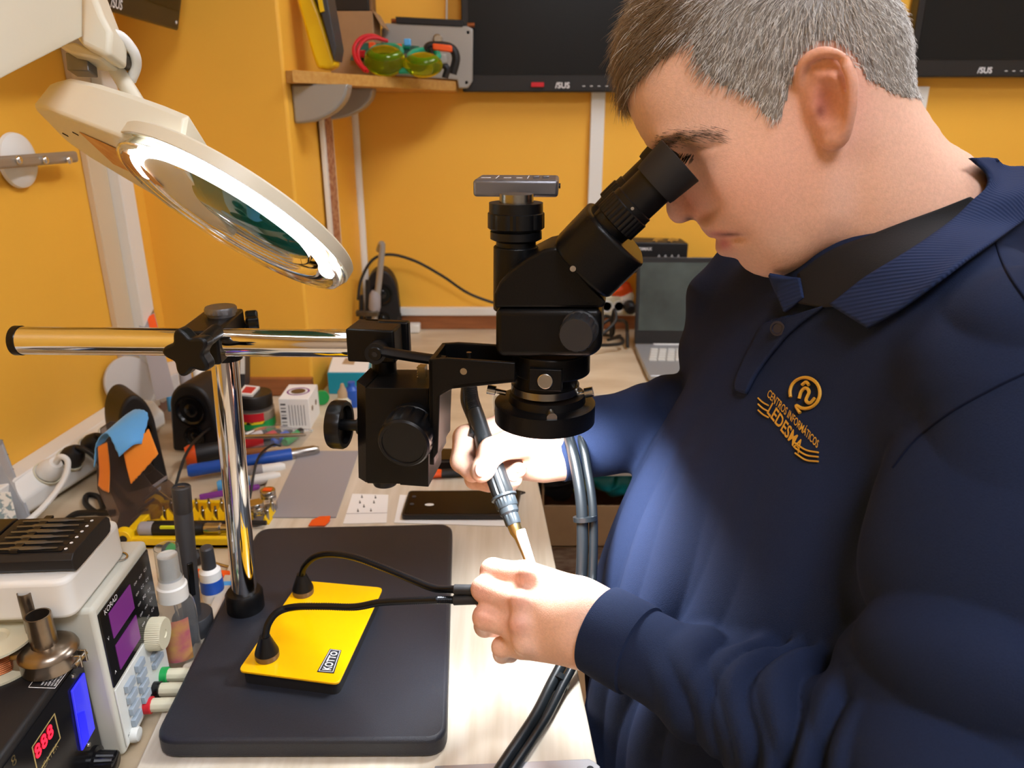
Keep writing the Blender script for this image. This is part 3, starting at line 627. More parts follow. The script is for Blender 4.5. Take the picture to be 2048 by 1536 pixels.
c = G(-2, 1328, zs); sp_ = thing('solder_spool', 'spool of copper-coloured solder wire on the black station', 'solder spool', c)
MB().lathe(c, Z_, [(.030, 0), (.030, .002), (.0225, .003)], 48).obj('flange', 'cream_plastic', sp_); MB().lathe(c+Z_*.022, Z_, [(.0225, 0), (.030, .001), (.030, .003), (.012, .003), (.010, .001)], 48).obj('flange', 'cream_plastic', sp_)
wr = MB(); wr.lathe(c+Z_*.003, Z_, [(.021+.0006*(k % 2), .019*k/22) for k in range(23)], 40); wr.obj('wire', 'copper_wire', sp_)
# ---- white box on the power supply, bit case, card box
zk = CZ+kh+.004
b0 = G(150, 1240, zk+.0003); whh = PL(150, 1165, (0, b0.y, 0), Y_).z-zk
wb = [b0, b0-R_*.20, b0-R_*.20+T_*.098, b0+T_*.098]
rbx = rounded([p+Z_*.0003 for p in wb], .012)
MB().prism(rbx, (0, 0, whh)).obj('plastic_box', 'white_plastic', bev=.004, seg=4)
tag(bpy.data.objects['plastic_box'], 'white rounded plastic box lying on top of the power supply', 'box')
zw = zk+whh+.0006
e0, e1_ = G(150, 1147, zw), G(214, 1080, zw)
d_ = (e1_-e0).normalized(); n_ = V((d_.y, -d_.x, 0)); L_ = (e1_-e0).length
if n_.x < 0: n_ = -n_
d_ = T_; n_ = R_; L_ = .066
bc = thing('bit_case', 'black screwdriver bit case with exposed bits on the white plastic box', 'bit case', e0-n_*.05+d_*L_/2)
th_ = .017
def bx(a, b, z): return e0+n_*a+d_*b+Z_*z
prof = [(0, .004), (.003, .0005), (.010, 0), (L_-.010, 0), (L_-.003, .0005), (L_, .005), (L_, th_-.005), (L_-.004, th_-.001), (L_-.010, th_), (.010, th_), (.004, th_-.001), (0, th_-.005)]
MB().prism([bx(-.072, b, z) for b, z in prof], n_*.072).obj('bit_tray', 'matte_black', bc, bev=.0006)
MB().prism([bx(-.16, b, z*1.04) for b, z in prof], n_*.086).obj('sleeve', 'lid_black', bc, bev=.0008)
cs_ = MB()
for k in range(6): cs_.prism([bx(-.066, .006+.0088*k, th_+.0001), bx(-.010, .006+.0088*k, th_+.0001), bx(-.010, .012+.0088*k, th_+.0001), bx(-.066, .012+.0088*k, th_+.0001)], Z_*.0002)
cs_.obj('slot_recess', 'black_hole', bc)
mat('bit_steel', '6d6c6a', .35, metal=.8)
for k in range(6):
    y_ = .009+.0088*k; p = bx(-.064, y_, th_+.0014)
    MB().lathe(p, n_, [(.0008, 0), (.0010, .012), (.0018, .014), (.0018, .036), (.0010, .038), (.0007, .050)], 6).obj('bit', 'bit_steel', bc)
dm = MB()
for k in range(6):
    for a in (-.008, -.048): dm.lathe(bx(a, .009+.0088*k, th_), Z_, [(.0013, 0), (.0013, .0005)], 12)
MB().box(bx(-.046, L_/2, th_+.001), (.006, L_-.01, .002), TAX).obj('divider', 'lid_black', bc); dm.obj('printed_marks', 'white_print', bc)
q0 = bx(-.12, .012, th_*1.04+.0006)
cd_ = thing('card_box', 'flat white and blue box lying on the bit case', 'box', q0)
for k, (m, h) in enumerate((('blue_plastic', .004), ('white_plastic', .003), ('sky_blue', .003), ('white_plastic', .0025))):
    MB().box(q0-n_*.035+d_*.022+Z_*(sum((.004, .003, .003, .0025)[:k])+h/2), (.075-.002*(k == 3), .052, h), TAX).obj('layer', m, cd_, bev=.0004)
MB().box(q0-n_*.035+d_*.022+Z_*.0127, (.05, .036, .0003), TAX).obj('screen_print', 'black_hole', cd_)
lpz = zk+.001
lp_ = MB(); pp = [(195, 1127), (214, 1115), (232, 1106), (248, 1106), (255, 1112), (249, 1119), (232, 1123), (212, 1126), (196, 1129)]
lp_.tube([G(x, y, lpz) for x, y in pp], .0010, 8).obj('wire_loop', 'steel'); tag(bpy.data.objects['wire_loop'], 'bent steel wire loop lying on the power supply top', 'wire')
# ---- spray bottle
b = G(366, 1322, CZ); top = PL(332, 1094, b, Y_)
sb = thing('spray_bottle', 'clear spray bottle with white cap between power supply and microscope base', 'bottle', b); H = top.z-CZ; ax_ = (top-b).normalized(); r = .0195
MB().lathe(b, ax_, [(r*.92, 0), (r, .003), (r, H*.44), (r*.94, H*.52), (r*.72, H*.585), (.011, H*.61), (.0100, H*.61), (r*.68, H*.575), (r*.9, H*.51), (r*.95, H*.44), (r*.95, .004)], 48, cap=False).obj('bottle', 'bottle_clear', sb)
MB().lathe(b+ax_*H*.575, ax_, [(.0145, 0), (.0145, H*.11), (.0125, H*.12), (.0118, H*.17), (.0095, H*.18), (.0095, H*.36)], 40).obj('pump', 'white_plastic', sb)
MB().lathe(b+ax_*H*.745, ax_, [(.0118, 0), (.0115, H*.255), (.0108, H*.255), (.011, 0)], 40, cap=False).obj('overcap', 'bottle_clear', sb)
MB().tube([b+ax_*H*.58, b+ax_*H*.3+X_*.003, b+ax_*.004+X_*.008], .0017, 8).obj('dip_tube', 'bottle_clear', sb)
mat('label_red', 'b05a6a', .5, c2='c89a50', vs=40, contrast=(.35, .6)); lb_ = []
for i in range(7):
    a = -2.3+1.75*i/6+PI/2; lb_.append([b+ax_*(H*h)+X_*(math.sin(a)*r*1.015)-Y_*(math.cos(a)*r*1.015) for h in (.10, .28, .46)])
MB().grid(lb_).obj('label', 'label_red', sb)
# ---- pen screwdriver on its stand
b = G(392, 1276, CZ); top = PL(362, 972, V((b.x, b.y+.01, 0)), Y_)
es = thing('electric_screwdriver', 'dark grey pen screwdriver standing upright in a round charging base', 'screwdriver', b)
ax_ = Z_
MB().lathe(b, Z_, [(.0205, 0), (.0205, .030), (.0195, .0315), (.010, .0315)], 48).obj('charging_base', 'dark_grey', es)
p0 = b+Z_*.030; q_ = (top-p0); ax_ = q_.normalized(); hl_ = q_.length
MB().lathe(p0, ax_, [(.0093, 0), (.0093, hl_*.80), (.0088, hl_*.805), (.0088, hl_*.812), (.0093, hl_*.817), (.0093, hl_-.001), (.0085, hl_), (.0080, hl_), (.0080, hl_-.0015)], 40).obj('handle', 'dark_grey', es)
MB().box(p0+ax_*(hl_*.32)-Y_*.0078+X_*.006, (.006, .003, .038), (V((1, .8, 0)).normalized(), V((-.8, 1, 0)).normalized(), ax_)).obj('switch', 'gloss_black', es, bev=.001)
MB().box(top-ax_*.001, (.007, .0012, .0012), TAX).obj('slot', 'steel', es)
# ---- small marker bottle beside it
b = G(428, 1196, CZ); t = thing('glue_tube', 'small white tube with dark cap beside the pen screwdriver', 'tube', b)
MB().lathe(b, Z_, [(.012, 0), (.0125, .002), (.012, .038), (.008, .042)], 32).obj('tube_body', 'paper', t); MB().lathe(b+Z_*.041, Z_, [(.008, 0), (.0075, .026), (.006, .028)], 28).obj('cap', 'dark_grey', t)
MB().lathe(b+Z_*.012, Z_, [(.0128, 0), (.0127, .016)], 32, cap=False).obj('print', 'blue_plastic', t)
# ---- yellow bit set
a0, a1 = G(243, 1098, CZ), G(480, 1098, CZ); dx = (a1-a0).normalized(); dy = V((-dx.y, dx.x, 0)); wL = (a1-a0).length; wD = .098
ts = thing('bit_set', 'open yellow bit set with a driver handle and rows of steel bits', 'screwdriver set', a0+dx*wL/2+dy*wD/2)
def tq_(a, b, z): return a0+dx*a+dy*b+Z_*z
tr = MB().box(tq_(wL/2, wD/2, .004), (wL, wD, .008), (dx, dy, Z_)); tr.box(tq_(wL/2, .004, .008), (wL, .008, .016), (dx, dy, Z_)); tr.box(tq_(.006, wD/2, .009), (.012, wD, .018), (dx, dy, Z_)); tr.box(tq_(wL/2, wD-.004, .010), (wL, .008, .020), (dx, dy, Z_))
tr.obj('tray', 'yellow_plastic', ts, bev=.002)
for yy in (.004, wD-.004): MB().lathe(tq_(.004, yy-.006, .016), dy, [(.012, 0), (.012, .012)], 28).obj('hinge_lug', 'yellow_plastic', ts, bev=.001)
MB().lathe(tq_(.006, -.003, .016), dy, [(.005, 0), (.005, .003)], 20).obj('hinge_pin', 'matte_black', ts)
for r_ in range(2):
    for k in range(9):
        p = tq_(.036+.0175*k, .052+.022*r_, .010)
        MB().lathe(p, Z_+Y_*.12, [(.0028, 0), (.0028, .017), (.0018, .018), (.0016, .023)], 8).obj('bit', 'steel', ts)
mbk = MB()
for k in range(9): mbk.prism([tq_(.028+.0175*k, .045, .008), tq_(.041+.0175*k, .045, .008), tq_(.0345+.0175*k, .045, .022)], dy*.034)
mbk.obj('bit_rack', 'yellow_plastic', ts)
MB().cyl(tq_(.02, .036, .018), tq_(.18, .036, .018), .0032, n=14).obj('extension_rod', 'matte_black', ts)
h0_, h1_ = tq_(.018, .017, .020), tq_(.150, .019, .020)
dh = MB().lathe(h0_, h1_-h0_, [(.006, 0), (.0095, .003), (.0098, .018), (.008, .021)], 28).obj('driver_pommel', 'mat_grey', ts)
mat('lime', 'd7e021', .4)
MB().lathe(h0_+(h1_-h0_).normalized()*.02, h1_-h0_, [(.009, 0), (.0105, .006), (.0105, .050), (.0085, .060), (.0075, .066)], 28).obj('driver_handle', 'matte_black', ts)
for s_ in (0, .008): MB().box(tq_(.072, .008+s_, .0275), (.042, .004, .004), (dx, dy, Z_)).obj('grip_stripe', 'lime', ts, bev=.001)
MB().lathe(tq_(.105, .018, .020), dx, [(.007, 0), (.0082, .004), (.0082, .02), (.006, .022), (.006, .03), (.0035, .031), (.0035, .05)], 20, rib=(1, 2, .1, 3)).obj('driver_chuck', 'steel', ts)
# ---- green and black screwdriver lying in front of the set
a = G(330, 1112, CZ)+Z_*.010; b = G(425, 1136, CZ)+Z_*.008
t = thing('screwdriver', 'green and black handled screwdriver lying before the yellow bit set', 'screwdriver', a)
MB().lathe(a, b-a, [(.006, 0), (.011, .006), (.011, .03), (.009, .042), (.011, .052), (.006, .060)], 24).obj('handle', 'matte_black', t); MB().lathe(a+(b-a).normalized()*.012, b-a, [(.0113, 0), (.0115, .004), (.0113, .020)], 24, cap=False).obj('grip', 'green_plastic', t)
MB().cyl(b, b+(b-a).normalized()*.035, .002).obj('shank', 'steel', t)
a = G(330, 1152, CZ)+Z_*.007; b = G(465, 1160, CZ)+Z_*.007; t = thing('utility_knife', 'orange handled tool lying beneath the green screwdriver', 'tool', a)
MB().tube([a, (a+b)/2, b], .007, 12, flat=.6).obj('handle', 'orange_plastic', t); MB().cyl(b, b+(b-a).normalized()*.02, .003).obj('tip', 'brass', t)
a = G(420, 1182, CZ)+Z_*.006; b = G(486, 1180, CZ)+Z_*.006; t = thing('syringe', 'white plastic syringe behind the chrome pole foot', 'syringe', a)
MB().cyl(a, b, .0058).obj('barrel', 'sky_blue', t); MB().cyl(a-(b-a).normalized()*.02, a, .0025).obj('nozzle', 'white_plastic', t)
for k, (px, py, px2) in enumerate(((428, 1208, 470), (432, 1222, 466), (428, 1236, 456))):
    a = G(px, py, CZ)+Z_*.003; b = G(px2, py+2, CZ)+Z_*.003
    MB().lathe(a, b-a, [(.0015, 0), (.003, .004), (.003, (b-a).length)], 8).obj('driver_bit', 'steel'); tag(bpy.data.objects['driver_bit' if k == 0 else 'driver_bit.%03d' % k], ('loose steel driver bit nearest the white syringe', 'loose steel driver bit, middle of the three beside the black base', 'loose steel driver bit nearest the grey charging base')[k], 'driver bit', 'loose driver bits')
# ---- glass vials
for k, (px, py, lab) in enumerate(((516, 1046, 'nearer small glass vial with aluminium cap in front of its twin'), (540, 1020, 'farther small glass vial with aluminium cap behind its twin'))):
    c = G(px, py, TZ); t = thing('glass_vial', lab, 'vial', c, 'small glass vials')
    MB().lathe(c, Z_, [(.0105, 0), (.011, .001), (.011, .018), (.008, .022), (.007, .022), (.0095, .018), (.0095, .0015)], 32, cap=False).obj('vial', 'glass', t)
    MB().lathe(c+Z_*.001, Z_, [(.009, 0), (.009, .007)], 20).obj('filling', 'mat_grey', t)
    MB().lathe(c+Z_*.021, Z_, [(.0105, 0), (.0105, .004), (.010, .0045), (.0105, .005), (.0105, .010), (.0098, .011)], 32).obj('cap', 'steel', t)
    if k: MB().box(c+Z_*.0325, (.012, .008, .001)).obj('sticker', 'orange_plastic', t)
# ---- board-top items: grey mat, pick, screw card, phone, dental card
def sheet(name, label, cat, px, m, z=TZ, h=.001, **k):
    o = MB().prism([G(x, y, z+.0003) for x, y in px], (0, 0, h)).obj(name, m, **k); return tag(o, label, cat)
sheet('work_mat', 'flat grey silicone mat on the pale board behind the vials', 'mat', [(538, 1036), (672, 1036), (718, 903), (600, 903)], 'mat_grey', h=.0015, bev=.0004)
o = sheet('opening_pick', 'orange plastic opening pick behind the black microscope base', 'pick', [(617, 1052), (624, 1041), (640, 1034), (661, 1033), (660, 1042), (650, 1052)], 'orange_plastic', z=TZ+.002, h=.0012)
sc1 = thing('screw_card', 'white card with small screws laid on it beside the phone', 'card', G(730, 1015, TZ))
qd = [G(x, y, TZ+.0003) for x, y in ((686, 1048), (773, 1046), (777, 990), (705, 988))]
MB().prism(qd, Z_*.0006).obj('card', 'paper', sc1)
MB().add([bil(qd, a, b)+Z_*.0009 for a, b in ((0, .30), (1, .32), (1, .335), (0, .315))], [(0, 1, 2, 3)]).obj('crease', 'mat_grey', sc1)
for x, y in ((724, 995), (751, 996), (720, 1006), (748, 1006), (728, 1014), (716, 1023), (742, 1022)):
    c = G(x, y, TZ+.001); MB().lathe(c, Z_, [(.0013, 0), (.0013, .001), (.0006, .0012), (.0005, .004)], 10).obj('screw', 'bit_steel', sc1)
sheet('paper_slip', 'printed white paper lying under the black phone', 'paper', [(788, 1046), (1010, 1053), (1010, 1040), (1000, 1000), (800, 990)], 'paper', h=.0006)
ph = thing('phone', 'black phone lying face down on white paper behind the microscope', 'phone', G(900, 1015, TZ))
pq = [G(x, y, TZ+.001) for x, y in ((803, 1040), (1032, 1040), (1042, 989), (818, 990))]
MB().prism(rounded(pq, .006), Z_*.0075).obj('shell', 'lid_black', ph, bev=.001)
ql = [bil(pq, a, b)+Z_*.0075 for a, b in ((.02, .05), (.98, .05), (.98, .95), (.02, .95))]
MB().prism(rounded(ql, .004), Z_*.0004).obj('back_plate', 'screen_black', ph)
c = bil(pq, .22, .40)+Z_*.0079; MB().ell(c, (.0065, .0035, .0004)).obj('sensor', 'white_plastic', ph)
for a, b in ((.065, .42), (.065, .72)): MB().lathe(bil(pq, a, b)+Z_*.0079, Z_, [(.003, 0), (.003, .0006)], 18).obj('camera_lens', 'dark_grey', ph)
# pliers and black case at the far edge of the board
pl_ = thing('pliers', 'orange and black handled pliers behind the focus knob', 'pliers', G(880, 955, TZ))
a = G(852, 962, TZ)+Z_*.006
MB().tube([G(850, 957, TZ)+Z_*.006, G(872, 955, TZ)+Z_*.007, G(884, 955, TZ)+Z_*.007], .0085, 12, flat=.7).obj('handle_tip', 'orange_plastic', pl_); MB().tube([G(882, 955, TZ)+Z_*.007, G(915, 953, TZ)+Z_*.007, G(985, 950, TZ)+Z_*.006], .0085, 12, flat=.7).obj('handle', 'matte_black', pl_)
MB().tube([G(985, 950, TZ)+Z_*.006, G(1020, 948, TZ)+Z_*.005, G(1040, 948, TZ)+Z_*.004], .006, 10, flat=.6).obj('jaw', 'steel', pl_)
cs2 = thing('black_case', 'black flat case at the far edge of the pale board', 'case', G(930, 930, TZ))
q2 = [G(x, y, TZ+.0003) for x, y in ((858, 944), (1000, 944), (1002, 918), (862, 916))]
MB().prism(rounded(q2, .006), Z_*.018).obj('case_body', 'lid_black', cs2, bev=.002); MB().prism([bil(q2, a, b)+Z_*.0183 for a, b in ((.05, .1), (.95, .1), (.95, .9), (.05, .9))], Z_*.001).obj('lid', 'screen_black', cs2)
fr = MB(); fq = [G(x, y, TZ+.001) for x, y in ((1005, 995), (1030, 992), (1050, 985), (1022, 978))]
for i in range(4): fr.cyl(fq[i], fq[(i+1) % 4], .0012, n=8)
fr.obj('gasket_frame', 'lid_black'); tag(bpy.data.objects['gasket_frame'], 'thin black rectangular gasket frame beside the phone', 'gasket')
# ---- pens, pliers and bag left of the mat
def stick(name, label, cat, p, q, r, m, m2=None, f=.6, group=None, z=CZ, lift=None, m3=None):
    a = G(*p, z)+Z_*(lift or r); b = G(*q, z)+Z_*(lift or r); t = thing(name, label, cat, (a+b)/2, group)
    c = a+(b-a)*f; MB().lathe(a, b-a, [(r*.8, 0), (r, r*.4), (r, (c-a).length)], 18).obj('barrel', m, t)
    MB().lathe(c, b-a, [(r*.9, 0), (r*.85, (b-c).length*.8), (r*.5, (b-c).length)], 18).obj('tip', m2 or m, t)
    if m3: MB().lathe(a+(b-a)*.1, b-a, [(r*1.06, 0), (r*1.06, (b-a).length*.25)], 18, cap=False).obj('grip', m3, t)
    return t
stick('spudger', 'long blue handled tool with a steel tip pointing at the grey mat', 'tool', (378, 962), (640, 918), .010, 'blue_plastic', 'steel', .78, lift=.017)
stick('marker_pen', 'pale blue capped marker lying below the long blue tool', 'marker', (470, 962), (572, 946), .0105, 'mat_grey', 'white_plastic', .55)
stick('marker_pen', 'white marker with a sky-blue band nearest the glass vials', 'marker', (436, 985), (562, 962), .0095, 'sky_blue', 'white_plastic', .5)
stick('ballpoint_pen', 'purple ballpoint pen behind the two glass vials', 'pen', (400, 1000), (520, 978), .0045, 'display_purple', 'display_purple', .9)
stick('screwdriver', 'orange and black screwdriver lying in front of the loudspeaker', 'screwdriver', (374, 932), (455, 918), .017, 'orange_plastic', 'matte_black', .25, lift=.018)
stick('hobby_knife', 'brown wooden handled knife lying behind the long blue tool', 'knife', (480, 920), (590, 912), .007, 'brown_wood', 'cork', .5, lift=.012)
stick('tweezers', 'steel tweezers lying across the pens behind the pole', 'tweezers', (470, 905), (615, 900), .004, 'steel', 'steel', .5, lift=.028)
stick('cutter', 'red handled cutter lying behind the steel tweezers', 'cutter', (480, 898), (560, 888), .009, 'red_plastic', 'matte_black', .6, lift=.010)
for k, (p, q, m, lab) in enumerate((((492, 882), (535, 868), 'paper', 'white marker in the clear bag, farthest left'), ((520, 890), (560, 866), 'red_plastic', 'red marker in the clear bag'), ((545, 894), (585, 866), 'blue_plastic', 'blue marker in the clear bag beside the green one'), ((570, 893), (605, 868), 'green_plastic', 'green marker in the clear bag at its right end'))):
    stick('felt_pen', lab, 'felt pen', p, q, .0075, m, 'matte_black', .7, 'felt pens in the clear bag')
bagq = [G(x, y, CZ) for x, y in ((475, 898), (598, 902), (628, 862), (495, 858))]
bg = []
for i in range(9):
    row = []
    for j in range(9):
        u, v = i/8, j/8; h = .020*(math.sin(PI*u)*math.sin(PI*v))**.5+.003*mnoise.noise(V((u*7, v*7, 3))) if 0 < i < 8 and 0 < j < 8 else .002
        row.append(bil(bagq, u, v)+Z_*(h+.001))
    bg.append(row)
MB().grid(bg).obj('pen_bag', 'bag_film'); tag(bpy.data.objects['pen_bag'], 'clear plastic bag holding felt pens in front of the jar', 'bag')
# ---- jar, small box, matchbox
b = G(515, 852, CZ); jr = thing('jar', 'squat jar with a black lid and green and red label', 'jar', b); s_ = depth(b)/F; r = 36*s_; H = .046
MB().lathe(b, Z_, [(r*.9, 0), (r, .004), (r, H*.82), (r*.85, H)], 40).obj('jar_body', 'bottle_clear', jr)
MB().lathe(b+Z_*.001, Z_, [(r*.88, 0), (r*.96, .004), (r*.95, H*.72)], 40).obj('contents', 'cork', jr)
MB().lathe(b+Z_*H*.92, Z_, [(r*.95, 0), (r*.97, .002), (r*.97, .021), (r*.92, .023)], 48, rib=(1, 2, .02, 2)).obj('lid', 'lid_black', jr)
MB().lathe(b, Z_, [(r*1.012, .005), (r*1.012, H*.42)], 40, cap=False).obj('label', 'green_plastic', jr)
rb_ = []; ye_ = []
for i in range(9):
    a = -.35+1.1*i/8; d = X_*math.sin(a)-Y_*math.cos(a)
    rb_.append([b+d*(r*1.02)+Z_*(H*h) for h in (.42, .78)]); ye_.append([b+d*(r*1.022)+Z_*(H*h) for h in (.34, .44)])
MB().grid(rb_).obj('label_band', 'red_plastic', jr); mat('hazard', 'f2d21c', .5, c2='201a10', vs=130, contrast=(.46, .5)); MB().grid(ye_).obj('hazard_band', 'hazard', jr)
zl = b.z+H*.92+.0236; bq2 = [G(x, y, zl) for x, y in ((477, 792), (505, 794), (520, 777), (490, 774))]
mb_ = thing('matchbox', 'small white and red label card lying on the black jar lid', 'card', bq2[0]); MB().prism(bq2, Z_*.004).obj('card', 'paper', mb_); MB().prism([bil(bq2, a, c)+Z_*.0041 for a, c in ((.15, .15), (.85, .15), (.85, .85), (.15, .85))], Z_*.0002).obj('print', 'red_plastic', mb_)
bq = [G(563, 858, CZ), G(622, 858, CZ), G(640, 826, CZ)]; Hb = PL(560, 798, bq[0], Y_).z-CZ
bq.append(bq[0]+bq[2]-bq[1]); wbx = thing('small_box', 'white cube-shaped cardboard box with barcode beside the jar', 'box', bq[0])
MB().prism(bq, Z_*Hb).obj('carton', 'paper', wbx, bev=.0008)
bc_ = MB(); f0, f1 = bq[0]-Y_*.0004, bq[1]-Y_*.0004
for k, w in enumerate((.03, .02, .04, .015, .03, .02, .035)): bc_.add([f0+(f1-f0)*a+Z_*(Hb*h) for a, h in ((.05, .1+.115*k), (.22, .1+.115*k), (.22, .1+.115*k+w*1.6), (.05, .1+.115*k+w*1.6))], [(0, 1, 2, 3)])
for k in range(6): bc_.add([f0+(f1-f0)*a+Z_*(Hb*h) for a, h in ((.32+.1*k, .12), (.34+.1*k, .12), (.34+.1*k, .8), (.32+.1*k, .8))], [(0, 1, 2, 3)])
bc_.obj('barcode', 'dark_grey', wbx)
tc = sum(bq, V())/4+Z_*(Hb+.0004); MB().torus(tc, Z_, .019, .0016, 32, 6, .3).obj('ring_print', 'display_purple', wbx); MB().lathe(tc, Z_, [(.013, 0), (.013, .0006)], 28).obj('disc_print', 'dark_bronze', wbx)
for k in (.3, .68): 
    p = bq[1]+(bq[2]-bq[1])*k+Z_*Hb*.55; MB().lathe(p, (bq[2]-bq[1]).cross(Z_), [(.005, 0), (.005, .0006)], 20).obj('dot_print', 'dark_bronze', wbx)
c = G(644, 808, CZ); MB().lathe(c, V((.5, -1, 0)), [(.014, 0), (.014, .008)], 28).obj('tape_roll', 'green_plastic'); o = bpy.data.objects['tape_roll']; o.location.z = CZ+.001; tag(o, 'small green roll beside the white cube box', 'tape roll')
# ---- loudspeakers
def speaker(px, py, topy, w_px, yaw, label, lean=0):
    b = G(px, py, CZ); s_ = depth(b)/F; H = PL(px, topy, b, Y_).z-CZ; wd = w_px*s_; t = thing('loudspeaker', label, 'loudspeaker', b, 'black desktop loudspeakers')
    fx = V((math.cos(yaw), math.sin(yaw), 0)); fn = V((math.sin(yaw), -math.cos(yaw), 0)); Zl = (Z_-fn*lean).normalized()
    out = []
    for k in range(24):
        a = PI*k/23; out.append((math.cos(a)*wd*.42, H*.62+math.sin(a)*H*.38))
    out += [(-wd*.5, 0), (wd*.5, 0)]
    MB().prism([b+fx*x+Zl*z for x, z in out], -fn*.075).obj('cabinet', 'matte_black', t, bev=.005)
    for zz, rr_ in ((.62, .30), (.24, .20)):
        c = b+Zl*(H*zz)+fn*.0004; r_ = wd*rr_
        dn = MB().lathe(c, fn, [(r_, 0), (r_, .003), (r_*.86, .003), (r_*.75, .0), (r_*.45, -.001), (r_*.42, .001), (r_*.25, .003), (.001, .0035)], 40).obj('driver', 'gloss_black', t)
    return t
speaker(298, 975, 792, 80, .75, 'tall black loudspeaker behind the folded cloths')
speaker(395, 905, 768, 108, -.15, 'wide black loudspeaker behind the chrome pole')
speaker(768, 668, 540, 74, .1, 'black loudspeaker in the corner at the back wall')
# ---- smoked acrylic letter holder and the cloths
hq0 = G(232, 1062, CZ); ah = thing('acrylic_holder', 'smoked acrylic stand holding the folded cloths', 'stand', hq0)
ha = V((.86, .30, 0)).normalized(); hb_ = V((-.30, .86, 0)).normalized()
pt_ = []
zt_ = PL(215, 885, hq0, Y_).z-CZ
def slab(o, h, w, m, name): 
    pr = [(0, 0), (w, 0), (w, h*.25), (w*.72, h*.45), (w*.30, h*.98), (w*.12, h), (-.004, h*.94), (-.012, h*.5)]
    return MB().prism([o+ha*x+Z_*z for x, z in pr], hb_*.003).obj(name, m, ah, bev=.0008)
slab(hq0, zt_, .075, 'smoke_acrylic', 'front_plate'); slab(hq0+hb_*.045, zt_*1.08, .075, 'smoke_acrylic', 'back_plate')
MB().prism([hq0+Z_*.0005, hq0+ha*.075+Z_*.0005, hq0+ha*.075+hb_*.048+Z_*.0005, hq0+hb_*.048+Z_*.0005], Z_*.003).obj('base', 'smoke_acrylic', ah)
for k in range(4):
    p = hq0+ha*(.030+.010*k)+hb_*.012+Z_*(.012+.015*k); MB().box(p, (.028, .003, .004), ((ha+Z_*.6).normalized(), hb_, Z_)).obj('rib', 'mat_grey', ah)
def cloth(name, label, m, grid_px, s0, group=None):
    # draped sheet given by rows of photo-measured folds with their own distance
    P_ = [[D(x, y, s0+ds) for x, y, ds in row] for row in grid_px]
    fine = []
    for r_ in P_: fine.append(smooth_path(r_, 7))
    cols = list(zip(*fine)); cols = [smooth_path(c, 7) for c in cols]; rows = list(zip(*cols))
    rows = [list(r_) for r_ in rows]
    for r_ in (rows[0], rows[-1]):
        for j in range(0, len(r_), 2): r_[j] = r_[j]+(rows[1][j]-rows[0][j])*.35 if r_ is rows[0] else r_[j]+(rows[-2][j]-rows[-1][j])*.35
    o = MB().grid(rows).obj(name, m, solid=.0012, off=0); return tag(o, label, 'cloth', group)
sA = depth(hq0)-.035
cloth('microfibre_cloth', 'light blue zigzag-edged cloth draped over the smoked acrylic stand', 'cloth_blue', [[(187, 938, .0), (192, 888, -.004), (214, 868, -.010), (238, 914, -.022)], [(205, 890, .008), (215, 862, .004), (236, 855, -.004), (262, 893, -.016)], [(238, 848, .02), (250, 832, .016), (268, 838, .006), (274, 888, -.010)], [(252, 832, .03), (272, 819, .026), (297, 830, .014), (283, 888, -.004)]], sA-.004, 'microfibre cloths')
cloth('microfibre_cloth', 'orange zigzag-edged cloth hanging under the light blue one', 'cloth_orange', [[(196, 893, .0), (205, 888, -.002), (214, 884, -.004)], [(199, 940, 0), (208, 938, -.003), (219, 934, -.006)], [(197, 972, 0), (206, 981, -.003), (218, 986, -.006)]], sA-.006, 'microfibre cloths')
cloth('microfibre_cloth', 'orange cloth corner hanging on the right of the acrylic stand', 'cloth_orange', [[(247, 905, -.008), (275, 882, -.002), (297, 856, .008)], [(254, 938, -.012), (272, 915, -.006), (310, 890, .004)], [(262, 969, -.014), (280, 950, -.010), (317, 908, .002)]], sA-.006, 'microfibre cloths')
# ---- power strip with plugs along the left wall
u0, u1 = G(58, 1045, CZ), G(250, 918, CZ); ud = (u1-u0).normalized(); un = V((ud.y, -ud.x, 0)); uz = .048
ps = thing('power_strip', 'chunky white power strip along the left wall', 'power strip', (u0+u1)/2)
ub0 = u0-un*.030; 
MB().prism([ub0+un*a+Z_*(b) for a, b in ((-.028, .004), (.018, .004), (.030, .014), (.030, .036), (.012, .058), (-.020, .060), (-.028, .052))], ud*((u1-u0).length+.12)).obj('strip_body', 'white_plastic', ps, bev=.004, seg=4)
sn = (un+Z_*1.0).normalized(); sx = un*.030+Z_*.042
for k in range(4):
    c = ub0+ud*(.058+.046*k)+un*.0215+Z_*.047
    MB().lathe(c-sn*.004, sn, [(.019, 0), (.0195, .0055), (.0175, .0055), (.0170, -.002)], 36).obj('socket', 'cream_plastic', ps)
def plug(k, m, name, label, pts):
    c = ub0+ud*(.058+.046*k)+un*.0215+Z_*.047+sn*.002; t = thing(name, label, 'plug', c, 'plugs in the power strip')
    MB().lathe(c, sn, [(.0165, 0), (.0165, .010), (.012, .020), (.009, .024)], 28).obj('plug_body', m, t); q = c+sn*.02
    MB().tube([q]+pts(q), .0042, 10).obj('cord', 'cable_white' if m == 'white_plastic' else 'cable_black', t)
plug(0, 'white_plastic', 'mains_plug', 'white plug with ribbed cord in the near end of the power strip', lambda q: [q+sn*.018, q+un*.022+Z_*.004, q+un*.024-ud*.02-Z_*.018, q+un*.020-ud*.07-Z_*.040+Z_*.0, V((q.x-.02, q.y-.12, CZ+.006))])
plug(1, 'matte_black', 'mains_plug', 'black plug next to the white one in the power strip', lambda q: [q+sn*.008, q+un*.03-Z_*.01, V((q.x+.06, q.y-.02, CZ+.006)), V((q.x+.10, q.y-.06, CZ+.005))])
